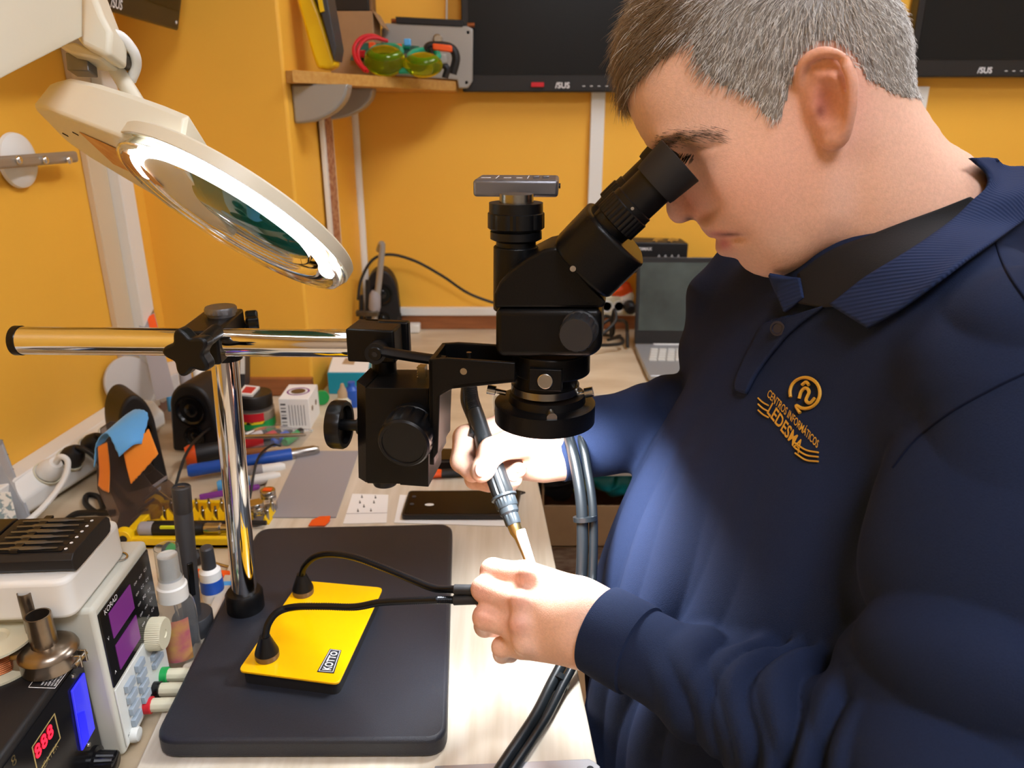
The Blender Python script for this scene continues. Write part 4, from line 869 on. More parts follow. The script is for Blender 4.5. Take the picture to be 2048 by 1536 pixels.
plug(2, 'matte_black', 'mains_plug', 'black plug farther along the power strip behind the acrylic stand', lambda q: [q+sn*.008, q+un*.03-Z_*.01, V((q.x+.05, q.y, CZ+.006))])
cr = [G(x, y, CZ+.005) for x, y in ((120, 1050), (150, 1028), (180, 1025), (205, 1020), (198, 995), (175, 990), (172, 1008), (195, 1025), (230, 1024))]
MB().tube(cr, .004, 10).obj('mains_cable', 'cable_black'); tag(bpy.data.objects['mains_cable'], 'black cord looping on the counter beside the power strip', 'cord')
MB().tube([G(345, 1000, CZ)+Z_*.004, G(385, 960, CZ)+Z_*.05, G(430, 905, CZ)+Z_*.045, G(462, 890, CZ)+Z_*.03], .0022, 8).obj('thin_cable', 'cable_black'); tag(bpy.data.objects['thin_cable'], 'thin black cable running from the speakers behind the pole', 'cable')
MB().tube([G(500, 1000, CZ)+Z_*.003, G(520, 960, CZ)+Z_*.035, G(548, 930, CZ)+Z_*.035, G(565, 925, CZ)+Z_*.03], .002, 8).obj('thin_cable', 'cable_black'); tag(bpy.data.objects['thin_cable.001'], 'thin black cable arching over the markers beside the pole', 'cable')
# ---- left wall things: ruler, leaflet, frosted disc, blister pack, bags
rl_ = thing('ruler', 'wide translucent grey ruler leaning on the left wall', 'ruler', G(55, 1055, CZ))
mat('ruler_grey', 'a9acb0', .3, trans=.25)
rA, rB, rC, rD = LW(-30, 868, .003), LW(2, 880, .003), G(68, 1056, CZ), G(10, 1066, CZ)
MB().prism([rA, rB, rC, rD], WN*.002).obj('blade', 'ruler_grey', rl_)
tk_ = MB()
for k in range(24):
    p = rB.lerp(rC, k/24)+WN*.0025; tk_.box(p-X_*.004, (.005 if k % 4 else .009, .0006, .0006))
tk_.obj('graduation', 'dark_grey', rl_)
lf = thing('leaflet', 'white leaflet printed with line drawings standing behind the bit case', 'leaflet', D(10, 1050, .80))
lA, lB = G(-40, 1098, CZ), G(46, 1094, CZ)
MB().prism([lA, lB, PL(20, 985, lB+Y_*.02, Y_), PL(-60, 985, lA+Y_*.02, Y_)], (.0, .001, .0)).obj('page', 'paper_print', lf)
dc = LW(260, 766, .03); du = (WN*1+Z_*.18).normalized(); dR = 54*depth(dc)/F
fd = thing('frosted_disc', 'round frosted grey disc leaning on the left wall above the power strip', 'disc', dc)
fv = (CAM-dc).normalized(); fx_ = (du*.75+fv*.6).normalized()
MB().lathe(dc-fx_*.004, fx_, [(dR*.96, 0), (dR, .003), (dR, .006), (dR*.97, .008), (dR*.5, .0105), (.001, .0115)], 64).obj('disc', 'frosted', fd)
bl_ = thing('blister_pack', 'brown carded blister pack leaning in the corner by the white trim', 'package', D(290, 700, 1.42))
ba, bb_, bc2, bd2 = D(264, 590, 1.40), D(294, 572, 1.42), D(350, 790, 1.30), D(312, 800, 1.28)
mat('card_brown', '8a6238', .6, c2='6a4a2c', vs=30)
MB().prism([ba, bb_, bb_.lerp(bc2, .26), ba.lerp(bd2, .26)], X_*.001).obj('card_header', 'card_brown', bl_); MB().prism([ba.lerp(bd2, .26), bb_.lerp(bc2, .26), bc2, bd2], X_*.001).obj('card_body', 'mat_grey', bl_)
q4 = [ba.lerp(bd2, .26), bb_.lerp(bc2, .26), bb_.lerp(bc2, .42), ba.lerp(bd2, .42)]; nb = (bb_-ba).cross(bd2-ba).normalized(); nb = -nb if nb.dot(CW) > 0 else nb
MB().prism([bil(q4, a, b)+nb*.001 for a, b in ((.55, .1), (1, .1), (1, .9), (.55, .9))], nb*.001).obj('print', 'orange_plastic', bl_)
MB().prism([bil([ba, bb_, bb_.lerp(bc2, .2), ba.lerp(bd2, .2)], a, b)+nb*.001 for a, b in ((.35, .35), (.6, .3), (.65, .6), (.4, .62))], nb*.001).obj('hang_hole', 'black_hole', bl_)
for k, (px, w_, m, lab) in enumerate(((332, 20, 'bag_film', 'clear plastic sleeve with a blue tag standing behind the speakers'), (368, 11, 'mat_grey', 'grey wrapped strip standing behind the speakers'), (396, 11, 'paper', 'white wrapped strip standing behind the wide speaker'))):
    a = D(px-w_, 725, 1.42); b = D(px+w_, 722, 1.42); c = D(px+w_+14, 835, 1.37); d = D(px-w_+14, 838, 1.37)
    t = thing('parts_sleeve', lab, 'package', (c+d)/2, 'packaged parts behind the speakers')
    G_ = [[bil([d, c, b, a], i/6, j/6)-Y_*(.008*math.sin(PI*i/6)+.002*mnoise.noise(V((i, j, k)))) for j in range(7)] for i in range(7)]
    MB().grid(G_).obj('wrap', m, t, solid=.002)
    if k == 0:
        G_ = [[bil([d, c, b, a], .45+.45*i/3, .15+.35*j/3)-Y_*.011 for j in range(4)] for i in range(4)]; MB().grid(G_).obj('tag', 'sky_blue', t, solid=.001)
# ---- wall lamp disc with a studded bar
wc = LW(33, 321, .004); wl_ = thing('wall_lamp', 'white wall disc carrying a silver bar with three studs', 'wall lamp', wc); wr_ = 54*depth(wc)/F
MB().lathe(wc, WN, [(wr_, 0), (wr_*.97, .005), (wr_*.7, .011), (wr_*.3, .013)], 56).obj('disc', 'white_plastic', wl_)
ba, bb_ = LW(-60, 324, .028), LW(151, 318, .028); mat('satin_silver', 'a59b8c', .4, metal=.5)
MB().box((ba+bb_)/2, ((bb_-ba).length, .012, .0165), (W_, WN, Z_)).obj('bar', 'satin_silver', wl_, bev=.004)
for px in (38, 91, 138): MB().ell(LW(px, 320, .036), (.006, .004, .006), (W_, WN, Z_), 18, 10).obj('stud', 'chrome', wl_)
MB().cyl(wc, (V(wc)+WN*.026), .008).obj('stem', 'satin_silver', wl_)
# ================================================================== shelf in the corner
zsh = D(585, 140, 1).z; s1 = PL(585, 140, (0, 1.43, 0), Y_); zsh = s1.z; fr_ = PL(915, 166, (0, 1.93, 0), Y_)
sh = thing('corner_shelf', 'pale wooden corner shelf on grey brackets left of the middle monitor', 'shelf', (s1.x+.1, 1.8, zsh))
sx0 = XPL+.003
MB().prism([(s1.x, 1.425, zsh-.021), (fr_.x, 1.86, zsh-.021), (fr_.x, YB-.001, zsh-.021), (XPL+.021, YB-.001, zsh-.021), (XPL+.0005, 1.448, zsh-.021), (s1.x, 1.44, zsh-.021)], (0, 0, .021)).obj('board', 'shelf_wood', sh, bev=.001)
def brkt(y, H, Lx, name='bracket'):
    pr = []
    for k in range(13):
        a = PI/2*k/12; pr.append((math.sin(a)*Lx, -math.cos(a)*H))
    pr = [(0, 0), (0, -H)]+pr[1:]+[(Lx, 0)]
    return MB().prism([V((XPL+.002+x*.98, y-x*.0, zsh-.0215+z)) for x, z in pr], (0.0, .045, 0)).obj(name, 'bracket_grey', sh, bev=.008, seg=4)
brkt(1.47, .068, .105); brkt(1.68, .062, .115)
zt2 = zsh+.0006
def SH(px, py): return G(px, py, zt2)
mm = thing('multimeter', 'yellow and black multimeter standing at the left end of the shelf', 'multimeter', (s1.x+.05, 1.52, zt2))
def MY(px, py, y): return PL(px, py, (0, y, 0), Y_)
MB().prism([MY(583, -40, 1.50), MY(613, -40, 1.50), MY(640, 30, 1.50), MY(668, 120, 1.50), MY(670, 131, 1.5), MY(655, 138, 1.50), MY(634, 137, 1.50), MY(624, 110, 1.50)], Y_*.05).obj('case', 'yellow_plastic', mm, bev=.006, seg=4)
MB().prism([MY(616, -40, 1.49), MY(648, -40, 1.49), MY(672, 95, 1.49), MY(668, 122, 1.49), MY(643, 30, 1.49)], Y_*.07).obj('face', 'dark_grey', mm, bev=.002)
MB().prism([MY(630, -30, 1.485), MY(638, -30, 1.485), MY(648, 22, 1.485), MY(640, 25, 1.485)], Y_*.02).obj('grip', 'yellow_plastic', mm)
cbx = thing('carton', 'brown cardboard carton at the back of the corner shelf', 'box', (MY(700, 130, 1.78)))
zc0 = zt2; ztop = MY(700, 22, 1.76).z; xa, xb = MY(655, 80, 1.76).x, MY(748, 80, 1.76).x
MB().box(((xa+xb)/2, 1.81, (zc0+ztop)/2), (xb-xa, .10, ztop-zc0)).obj('carton_body', 'cardboard', cbx, bev=.002)
MB().prism([(xb, 1.76, ztop), (xb, 1.86, ztop), (xb+.018, 1.86, ztop-.03), (xb+.018, 1.76, ztop-.03)], (.001, 0, .002)).obj('flap', 'cardboard', cbx)
bt = thing('battery_pack', 'dark brown block lying on top of the cardboard carton', 'battery', ((xa+xb)/2, 1.80, ztop)); MB().box(((xa+xb)/2-.002, 1.80, ztop+.0205), (xb-xa-.012, .06, .04)).obj('block', 'lid_black', bt, bev=.003)
MB().box((xb-.008, 1.80, ztop+.02), (.012, .05, .036)).obj('end_tape', 'card_brown', bt, bev=.002)
mp = thing('metal_bracket_plate', 'grey metal plate with a knob leaning behind the goggles', 'plate', MY(865, 170, 1.87))
pq = [MY(x, y, 1.865) for x, y in ((765, 150), (914, 160), (917, 177), (936, 176), (945, 162), (946, 58), (935, 52), (770, 46), (762, 60))]
MB().prism(pq, Y_*.012).obj('plate', 'bracket_grey', mp, bev=.003)
MB().prism([MY(x, y, 1.862) for x, y in ((791, 33), (925, 40), (926, 53), (792, 46))], Y_*.04).obj('bar', 'matte_black', mp, bev=.001)
MB().lathe(MY(876, 79, 1.866), -Y_, [(.011, 0), (.011, .008), (.008, .011)], 24).obj('knob', 'steel', mp)
for q in ((771, 56), (936, 65), (933, 165)): MB().lathe(MY(*q, 1.866), -Y_, [(.0035, 0), (.0035, .001)], 14).obj('rivet', 'steel', mp)
for q in ((790, 42), (942, 50)): MB().lathe(MY(*q, 1.87), X_, [(.005, -.008), (.005, .008)], 14).obj('bar_bolt', 'copper_wire', mp)
# green safety goggles
gg = thing('safety_goggles', 'green framed goggles with yellow lenses on the front of the shelf', 'goggles', SH(810, 155))
yg = 1.66
for px, py, rx, rz in ((770, 122, 42, 30), (846, 130, 40, 24)):
    c = MY(px, py, yg); k = depth(c)/F
    MB().ell(c, (rx*k, .03, rz*k), n=28, m=16).obj('lens', 'goggle_lens', gg)
    MB().torus(MY(px+2, py-18, yg+.012), V((0, -.5, 1)), rx*k*.72, .006, 36, 10).obj('rim', 'goggle_frame', gg)
MB().box(MY(812, 142, yg), (.03, .02, .012)).obj('bridge', 'goggle_frame', gg, bev=.004)
MB().tube([MY(735, 125, yg+.01), MY(738, 105, yg+.05), MY(770, 92, yg+.09), MY(820, 95, yg+.10)], .006, 10).obj('strap', 'goggle_frame', gg)
pc_ = thing('circuit_board', 'green circuit board with components behind the goggles', 'circuit board', SH(740, 130))
MB().prism([MY(700, 120, 1.74), MY(850, 135, 1.74), MY(838, 92, 1.76), MY(715, 85, 1.76)], Y_*.003).obj('board', 'pcb_green', pc_)
for q, m in (((745, 92), 'orange_plastic'), ((797, 95), 'orange_plastic'), ((725, 108), 'red_plastic'), ((808, 115), 'dark_bronze'), ((815, 85), 'sky_blue')): MB().box(MY(*q, 1.735), (.014, .014, .014)).obj('component', m, pc_, bev=.002)
rw = [[(730, 142), (712, 120), (708, 95), (722, 76), (745, 71), (768, 80)], [(735, 143), (720, 125), (716, 100), (730, 80), (750, 76), (775, 82)]]
for k, p_ in enumerate(rw):
    o = MB().tube([MY(x, y, 1.62+.015*i) for i, (x, y) in enumerate(p_)], .0038, 10).obj('test_lead', 'red_plastic'); tag(o, ('outer red test lead curling on the shelf', 'inner red test lead curling on the shelf')[k], 'test lead', 'red test leads')
tl_ = thing('clamp_tool', 'black clamp tool with an orange grip at the right of the goggles', 'clamp', SH(890, 155))
MB().tube([MY(852, 102, 1.70), MY(862, 92, 1.70), MY(900, 95, 1.70), MY(912, 115, 1.70), MY(905, 148, 1.70)], .009, 10).obj('body', 'matte_black', tl_); MB().tube([MY(862, 96, 1.69), MY(868, 120, 1.69), MY(893, 135, 1.69), MY(890, 156, 1.69)], .007, 10).obj('arm', 'matte_black', tl_)
MB().box(MY(885, 96, 1.685), (.040, .012, .013), (V((1, 0, -.10)).normalized(), Y_, Z_)).obj('grip', 'orange_plastic', tl_, bev=.003); MB().box(MY(882, 118, 1.685), (.024, .012, .018)).obj('jaw', 'bracket_grey', tl_, bev=.002)
# ================================================================== monitors
def logo(mb, o, x, z, w): textmb(mb, '/SUS', o, x, z, w, bold=.02); return mb
def wall_monitor(x0, x1, z0, z1, y, label, led=True, lx=None):
    t = thing('monitor', label, 'monitor', ((x0+x1)/2, y, z0), 'wall monitors')
    w, h = x1-x0, z1-z0; c = V(((x0+x1)/2, y+.02, (z0+z1)/2))
    MB().box(c, (w, .036, h)).obj('casing', 'bezel', t, bev=.003)
    MB().box(c+V((0, -.0185, .010)), (w-.032, .002, h-.055)).obj('screen', 'screen_panel', t)
    tx = MB(); logo(tx, V((lx or c.x, y+.0008, z0+.014)), X_, Z_, .034)
    for k in range(5): tx.box(V(((lx or c.x)+.05+.018*k, y+.0012, z0+.013)), (.006, .0006, .0015))
    tx.obj('lettering', 'white_print', t); return t
ym_ = 1.895
q = MY(925, 178, ym_); z0 = MY(1080, 184, ym_).z
wm = wall_monitor(q.x, q.x+.545, z0, z0+.34, ym_, 'wall monitor in the middle, behind the microscope camera', lx=MY(1125, 175, ym_).x)
MB().box(V((MY(1075, 172, ym_).x, ym_-.002, z0+.016)), (.030, .005, .010)).obj('usb_receiver', 'red_plastic', wm, bev=.001)
q = MY(1815, 152, ym_); z0 = MY(1950, 154, ym_).z
wall_monitor(q.x, q.x+.545, z0, z0+.34, ym_, 'wall monitor behind the man\'s neck', lx=MY(1970, 143, ym_).x)
MB().box(V((MY(1838, 200, YB-.02).x, YB-.0105, MY(1838, 200, YB-.02).z)), (.04, .02, .06)).obj('cable_clip', 'white_plastic'); tag(bpy.data.objects['cable_clip'], 'small white box on the back wall below the right monitor', 'cable box')
o = MB().cyl(MY(893, 45, YB-.006), MY(894, -60, YB-.006), .0022).obj('cord', 'white_plastic'); tag(o, 'thin white cord hanging on the back wall above the shelf', 'cord')
# monitor on the left wall
ml = thing('monitor', 'tilted wall monitor at the top left, above the magnifying lamp', 'monitor', D(300, 20, 1.5), 'wall monitors')
br_ = PL(357, 62, (0, 1.40, 0), Y_); md = V((.03, -1, 0)).normalized(); mu = V((.26, 0, .966)); mn = md.cross(mu).normalized(); mn = mn if mn.x > 0 else -mn
mc_ = br_+md*.25+mu*.155
MB().box(mc_-mn*.015, (.50, .31, .03), (md, mu, mn)).obj('casing', 'bezel', ml, bev=.003)
MB().box(mc_+mn*.0006+mu*.008, (.465, .265, .002), (md, mu, mn)).obj('screen', 'screen_panel', ml)
tx = MB(); p_ = PL(232, 8, br_, mn); logo(tx, p_+mn*.001, -md, mu, .035); tx.obj('lettering', 'white_print', ml)
MB().lathe(br_+md*.014+mu*.012, mn, [(.0025, 0), (.0025, .001)], 12).obj('power_led', 'white_print', ml)
MB().box(mc_-mn*.035, (.08, .08, .02), (md, mu, mn)).obj('mount', 'matte_black', ml); MB().cyl(mc_-mn*.04, V((lwx(mc_.y)+.002, mc_.y, mc_.z)), .018).obj('wall_arm', 'matte_black', ml)
# ================================================================== back counter things
# laptop
lp0 = G(1290, 764, CZ); lbk = G(1262, 700, CZ)
lt_ = thing('laptop', 'open grey laptop with a dark screen on the back counter', 'laptop', lp0+X_*.15)
lw = .325; ldp = .215; a = G(1264, 702, CZ); ang_ = .10
lx_ = V((math.cos(ang_), -math.sin(ang_)*.3, 0)).normalized(); ly_ = V((-lx_.y, lx_.x, 0))
la = G(1296, 765, CZ); lb2 = G(1268, 700, CZ); ly_ = (lb2-la).normalized(); lx_ = V((ly_.y, -ly_.x, 0)); ldp = (lb2-la).length
MB().prism(rounded([p+Z_*.004 for p in (la, la+lx_*lw, la+lx_*lw+ly_*ldp, la+ly_*ldp)], .008), Z_*.012).obj('base', 'laptop_grey', lt_, bev=.002)
kb_ = MB()
for r_ in range(5):
    for k in range(14):
        kb_.box(la+lx_*(.025+.0198*k+.004*r_)+ly_*(ldp*.46+.0195*r_)+Z_*.0172, (.0165, .0155, .0018), (lx_, ly_, Z_))
kb_.obj('keys', 'panel_grey', lt_); MB().box(la+lx_*(lw/2)+ly_*.04+Z_*.0162, (.10, .055, .0006), (lx_, ly_, Z_)).obj('touchpad', 'mat_grey', lt_)
for k in (.03, lw-.03): MB().box(la+lx_*k+ly_*.02+Z_*.002, (.02, .01, .004), (lx_, ly_, Z_)).obj('foot', 'matte_black', lt_)
for k in (.03,): MB().box(la+lx_*k+ly_*(ldp-.02)+Z_*.002, (.02, .01, .004), (lx_, ly_, Z_)).obj('foot', 'matte_black', lt_)
sa = PL(1264, 698, la+ly_*ldp, ly_); st_ = PL(1262, 527, la+ly_*(ldp+.03), ly_); su = V((ly_.x*.2, ly_.y*.2, 1)).normalized(); shh = (st_.z-sa.z)/su.z
so = V((la+ly_*ldp).to_tuple())+Z_*.012
MB().box(so+lx_*(lw/2)+su*(shh/2+.004), (lw, .007, shh), (lx_, lx_.cross(su)*-1, su)).obj('lid', 'bezel', lt_, bev=.002)
sn_ = lx_.cross(su); sn_ = sn_ if sn_.dot(CAM-so) > 0 else -sn_
MB().box(so+lx_*(lw/2)+su*(shh/2+.014)+sn_*.0036, (lw-.016, .0008, shh-.045), (lx_, sn_, su)).obj('screen', 'laptop_screen_sheen', lt_)
MB().box(so+lx_*(lw/2)+su*.004+sn_*.006-Z_*.002, (lw*.72, .003, .006), (lx_, sn_, su)).obj('hinge_bar', 'paper', lt_)
# router on the back wall above the laptop
rq_ = [MY(x, y, 1.86) for x, y in ((1264, 526), (1374, 524), (1377, 487), (1266, 484))]
ro = thing('router', 'black network box with a white name behind the laptop', 'router', rq_[0])
MB().prism(rq_, Y_*.08).obj('case', 'matte_black', ro, bev=.003)
tx = MB(); textmb(tx, 'EDIMAX', MY(1288, 498, 1.8596), X_, Z_, .038, bold=.02)
for k in range(4): textmb(tx, 'A', MY(1318+13*k, 512, 1.8596), X_, Z_, .006)
tx.obj('lettering', 'white_print', ro)
for k, px in enumerate((1308, 1338)): MB().tube([MY(px, 486, 1.87), MY(px+4, 481, 1.89), MY(px+16, 482, 1.91)], .006, 8).obj('connector', 'steel', ro)
zr_ = rq_[0].z
MB().box(((rq_[0].x+rq_[1].x)/2, 1.90, zr_-.012), (rq_[1].x-rq_[0].x+.02, .098, .022)).obj('wall_bracket', 'matte_black', ro)
# sockets and cables left of the laptop
ws = thing('wall_sockets', 'cream double socket block on the back wall beside the laptop', 'socket', MY(1240, 610, 1.92))
MB().prism([MY(x, y, 1.915) for x, y in ((1205, 632), (1268, 630), (1266, 592), (1204, 594))], Y_*.03).obj('block', 'cream_plastic', ws, bev=.003)
for px in (1214, 1238): MB().lathe(MY(px, 613, 1.914), -Y_, [(.016, 0), (.016, .0015), (.013, .0018), (.012, 0)], 28).obj('socket', 'white_plastic', ws)
MB().lathe(MY(1258, 612, 1.914), -Y_, [(.016, 0), (.015, .03), (.008, .035)], 24).obj('black_plug', 'matte_black', ws)
bgz = thing('plastic_bag', 'crumpled orange and white bag behind the socket block', 'bag', MY(1245, 580, 1.93)); 
for (px, py, m, r_) in ((1244, 580, 'orange_plastic', .022), (1252, 594, 'paper', .016)):
    mb = MB().ell(MY(px, py, 1.925), (r_*1.3, .016, r_), n=20, m=12); mb.v = [p+V((mnoise.noise(p*60), mnoise.noise(p*60+V((5, 0, 0))), mnoise.noise(p*60+V((0, 7, 0)))))*.006 for p in mb.v]; mb.obj('film', m, bgz)
MB().tube([G(1255, 700, CZ)+Z_*.008, G(1250, 685, CZ)+Z_*.05, MY(1232, 640, 1.86), MY(1210, 632, 1.88), MY(1200, 650, 1.86)], .0045, 10).obj('laptop_lead', 'cable_black'); tag(bpy.data.objects['laptop_lead'], 'black lead plugged in at the left of the laptop', 'cable')
for k, pts in enumerate((((1195, 655), (1222, 640), (1226, 668), (1205, 685), (1192, 690)), ((1190, 676), (1215, 660), (1232, 640), (1228, 620), (1222, 672), (1240, 680)), ((1196, 690), (1220, 690), (1245, 686), (1240, 675), (1215, 680)))):
    o = MB().tube([(lambda q: V((q.x, q.y, max(q.z, CZ+.006))))(MY(x, y, 1.80+.02*i-.05*k)) for i, (x, y) in enumerate(pts)], .0042, 10).obj('cable_bundle', 'cable_black'); tag(o, ('black cable coil closest to the microscope body', 'black cable coil rising to the socket block', 'black cable coil lying on the counter beside the laptop')[k], 'cable', 'coiled black cables')
MB().tube([MY(716, 600, 1.80), MY(722, 560, 1.82), MY(745, 520, 1.84), MY(780, 509, 1.86), MY(830, 522, 1.88), MY(885, 552, 1.89), MY(940, 588, 1.90), MY(1010, 612, 1.90), MY(1120, 640, 1.88)], .0036, 10).obj('speaker_cable', 'cable_black'); tag(bpy.data.objects['speaker_cable'], 'black cable arching against the back wall behind the camera port', 'cable')
o = MB().tube([MY(790, 672, 1.80), MY(796, 640, 1.84), MY(801, 627, 1.86), MY(800, 640, 1.86), MY(792, 660, 1.86)], .002, 8).obj('cable_loop', 'cable_black'); tag(o, 'small black cable loop beside the corner loudspeaker', 'cable')
o = MB().tube([G(845, 650, CZ)+Z_*.004, G(900, 648, CZ)+Z_*.004, G(990, 648, CZ)+Z_*.004], .003, 8).obj('flat_cable', 'cable_black'); tag(o, 'black cable lying along the foot of the back wall', 'cable')
t = thing('power_adapter', 'white plug adapter lying on the back counter beside the speaker', 'adapter', G(830, 664, CZ)); MB().box(G(830, 664, CZ)+Z_*.012, (.028, .03, .022)).obj('body', 'white_plastic', t, bev=.003); MB().box(G(808, 664, CZ)+Z_*.009, (.03, .02, .012)).obj('plug', 'cream_plastic', t, bev=.002)
# clamp-on silver gooseneck in front of the corner speaker
cl = thing('gooseneck_clamp', 'silver gooseneck with a clip foot in front of the corner speaker', 'clamp', G(745, 690, CZ))
gb = G(745, 690, CZ)
MB().lathe(gb+Z_*.0005, Z_, [(.02, 0), (.02, .012), (.012, .016)], 24).obj('foot', 'worn_steel', cl)
MB().tube([gb+Z_*.014, MY(752, 612, gb.y), MY(757, 570, gb.y), MY(764, 500, gb.y), MY(763, 488, gb.y), MY(758, 500, gb.y+.02)], .0075, 12).obj('neck', 'bracket_grey', cl)
MB().lathe(MY(749, 614, gb.y), V((.1, 0, 1)), [(.012, -.012), (.015, 0), (.014, .03), (.009, .04)], 20).obj('collar', 'mat_grey', cl)
MB().box(MY(735, 626, gb.y-.004), (.055, .02, .014)).obj('clip', 'worn_steel', cl, bev=.003)
for px in (722, 735): MB().cyl(MY(px, 560 if px == 735 else 590, gb.y), MY(px, 640, gb.y), .005).obj('clip_rod', 'matte_black', cl)
# teal box, dropper bottle
qb = [G(658, 788, CZ), G(740, 788, CZ), G(745, 752, CZ), G(680, 752, CZ)]; qb[3] = qb[0]+qb[2]-qb[1]; Ht = PL(660, 746, qb[0], Y_).z-CZ
tbx = thing('product_box', 'teal and white flat box behind the rack block', 'box', qb[0]); MB().prism(qb, Z_*Ht).obj('carton', 'teal_box', tbx, bev=.001); MB().prism([bil(qb, a, b)+Z_*(Ht+.0002) for a, b in ((.02, .03), (.98, .03), (.98, .97), (.02, .97))], Z_*.0005).obj('lid_print', 'paper', tbx); MB().prism([bil(qb, a, b)+Z_*(Ht+.0008) for a, b in ((.3, .5), (.6, .45), (.62, .8), (.35, .85))], Z_*.0003).obj('picture', 'cork', tbx)
dbp = G(688, 815, CZ); db = thing('dropper_bottle', 'small cream dropper bottle beside the tension knob', 'bottle', dbp)
MB().lathe(dbp, Z_, [(.016, 0), (.017, .002), (.017, .016), (.010, .022), (.008, .022)], 28).obj('bottle', 'cream_plastic', db); MB().lathe(dbp+Z_*.021, Z_, [(.010, 0), (.010, .012), (.005, .020), (.003, .028)], 24).obj('cap', 'cork', db)
dbp = G(706, 812, CZ); db = thing('dropper_bottle', 'dark blue bottle half hidden by the rack block', 'bottle', dbp); MB().lathe(dbp, Z_, [(.012, 0), (.013, .002), (.013, .035), (.007, .042), (.007, .05)], 28).obj('bottle', 'blue_plastic', db)
t = thing('folder', 'grey and white folder standing at the pillar behind the pole', 'folder', G(487, 800, CZ)); MB().prism([MY(480, 700, 1.40), MY(490, 700, 1.40), MY(490, 775, 1.40), MY(478, 775, 1.40)], Y_*.03).obj('spine', 'dark_grey', t); MB().prism([MY(481, 690, 1.398), MY(489, 690, 1.398), MY(489, 748, 1.398), MY(480, 748, 1.398)], Y_*.002).obj('label', 'paper', t)
# ================================================================== below the counter
yb_ = G(1200, 788, CZ).y+.02
def MYb(px, py): return PL(px, py, (0, yb_, 0), Y_)
bxz0 = .0
mat('printed_box', 'b8a58e', .7, c2='7a5a48', vs=26, stretch=(1, 1, 4))
a, b = MYb(1086, 1012), MYb(1300, 1100); 
x0, x1 = a.x, MYb(1302, 1010).x; zA, zB, zC_ = a.z, MYb(1200, 1096).z, MYb(1200, 1150).z
lo_b = thing('storage_carton', 'lowest brown carton in the stack under the back counter', 'box', (x0, yb_, .001), 'cartons under the counter')
MB().box(((x0+x1)/2+.0, yb_+.13, zC_/2), (x1-x0-.03, .24, zC_-.002)).obj('carton_body', 'cardboard', lo_b, bev=.002)
MB().box(((x0+x1)/2, yb_+.0095, zC_*.8), (.10, .001, .08)).obj('label', 'printed_box', lo_b)
mi_b = thing('printed_carton', 'white printed carton in the middle of the stack under the counter', 'box', (x0, yb_, zC_), 'cartons under the counter')
MB().box(((x0+x1)/2-.004, yb_+.13, (zB+zC_)/2), (x1-x0-.02, .24, zB-zC_-.001)).obj('carton_body', 'printed_box', mi_b, bev=.002)
to_b = thing('open_carton', 'open brown carton of bags at the top of the stack under the counter', 'box', (x0, yb_, zB), 'cartons under the counter')
ob_ = MB()
for (cx, cy, sx_, sy_) in (((x0+x1)/2, yb_+.002, x1-x0, .004), ((x0+x1)/2, yb_+.258, x1-x0, .004), (x0, yb_+.13, .004, .26), (x1, yb_+.13, .004, .26)): ob_.box((cx, cy, (zA+zB)/2+(.02 if sx_ < .01 else 0)), (sx_, sy_, zA-zB-.001+(.04 if sx_ < .01 else 0)))
ob_.box(((x0+x1)/2, yb_+.13, zB+.004), (x1-x0, .26, .004)); ob_.obj('carton_body', 'cardboard', to_b)
def lump(name, label, c, rad, m, seed, cat='bag'):
    mb = MB().ell(c, rad, n=26, m=16); mb.v = [p+V((mnoise.noise(p*28+V((seed, 0, 0))), mnoise.noise(p*28+V((0, seed, 0))), mnoise.noise(p*28+V((0, 0, seed)))))*min(rad)*.5 for p in mb.v]
    return tag(mb.obj(name, m, sub=1), label, cat, 'bags in the open carton')
mat('lime_bag', 'b8c81c', .4); mat('teal_bag', '1a8f98', .35); mat('white_bag', 'b9b9c0', .35, trans=.3)
for px, py, rr_, m, lab, sd in ((1163, 995, (.028, .03, .035), 'lime_bag', 'lime green bag poking out of the open carton', 2), (1210, 985, (.05, .04, .032), 'teal_bag', 'teal bag in the middle of the open carton', 5), (1250, 1000, (.045, .04, .03), 'teal_bag', 'teal bag at the right end of the open carton', 9), (1225, 990, (.07, .015, .014), 'white_bag', 'pale plastic bag lying across the teal bags', 12), (1120, 990, (.05, .05, .05), 'matte_black', 'black bag at the left end of the open carton', 15)):
    c = MYb(px, py)+Y_*.09; lump('parts_bag', lab, c, rr_, m, sd)
lump('rubbish_bag', 'dark bag on the floor beside the work board', V((.16, .95, .07)), (.12, .12, .075), 'printed_box', 21, 'bag'); del bpy.data.objects['rubbish_bag']['group']
MB().box((.10, 1.02, .18), (.30, .26, .30)).obj('floor_carton', 'cardboard', bev=.003); bpy.data.objects['floor_carton'].location.z = .001; tag(bpy.data.objects['floor_carton'], 'brown carton on the floor below the pale board', 'box')
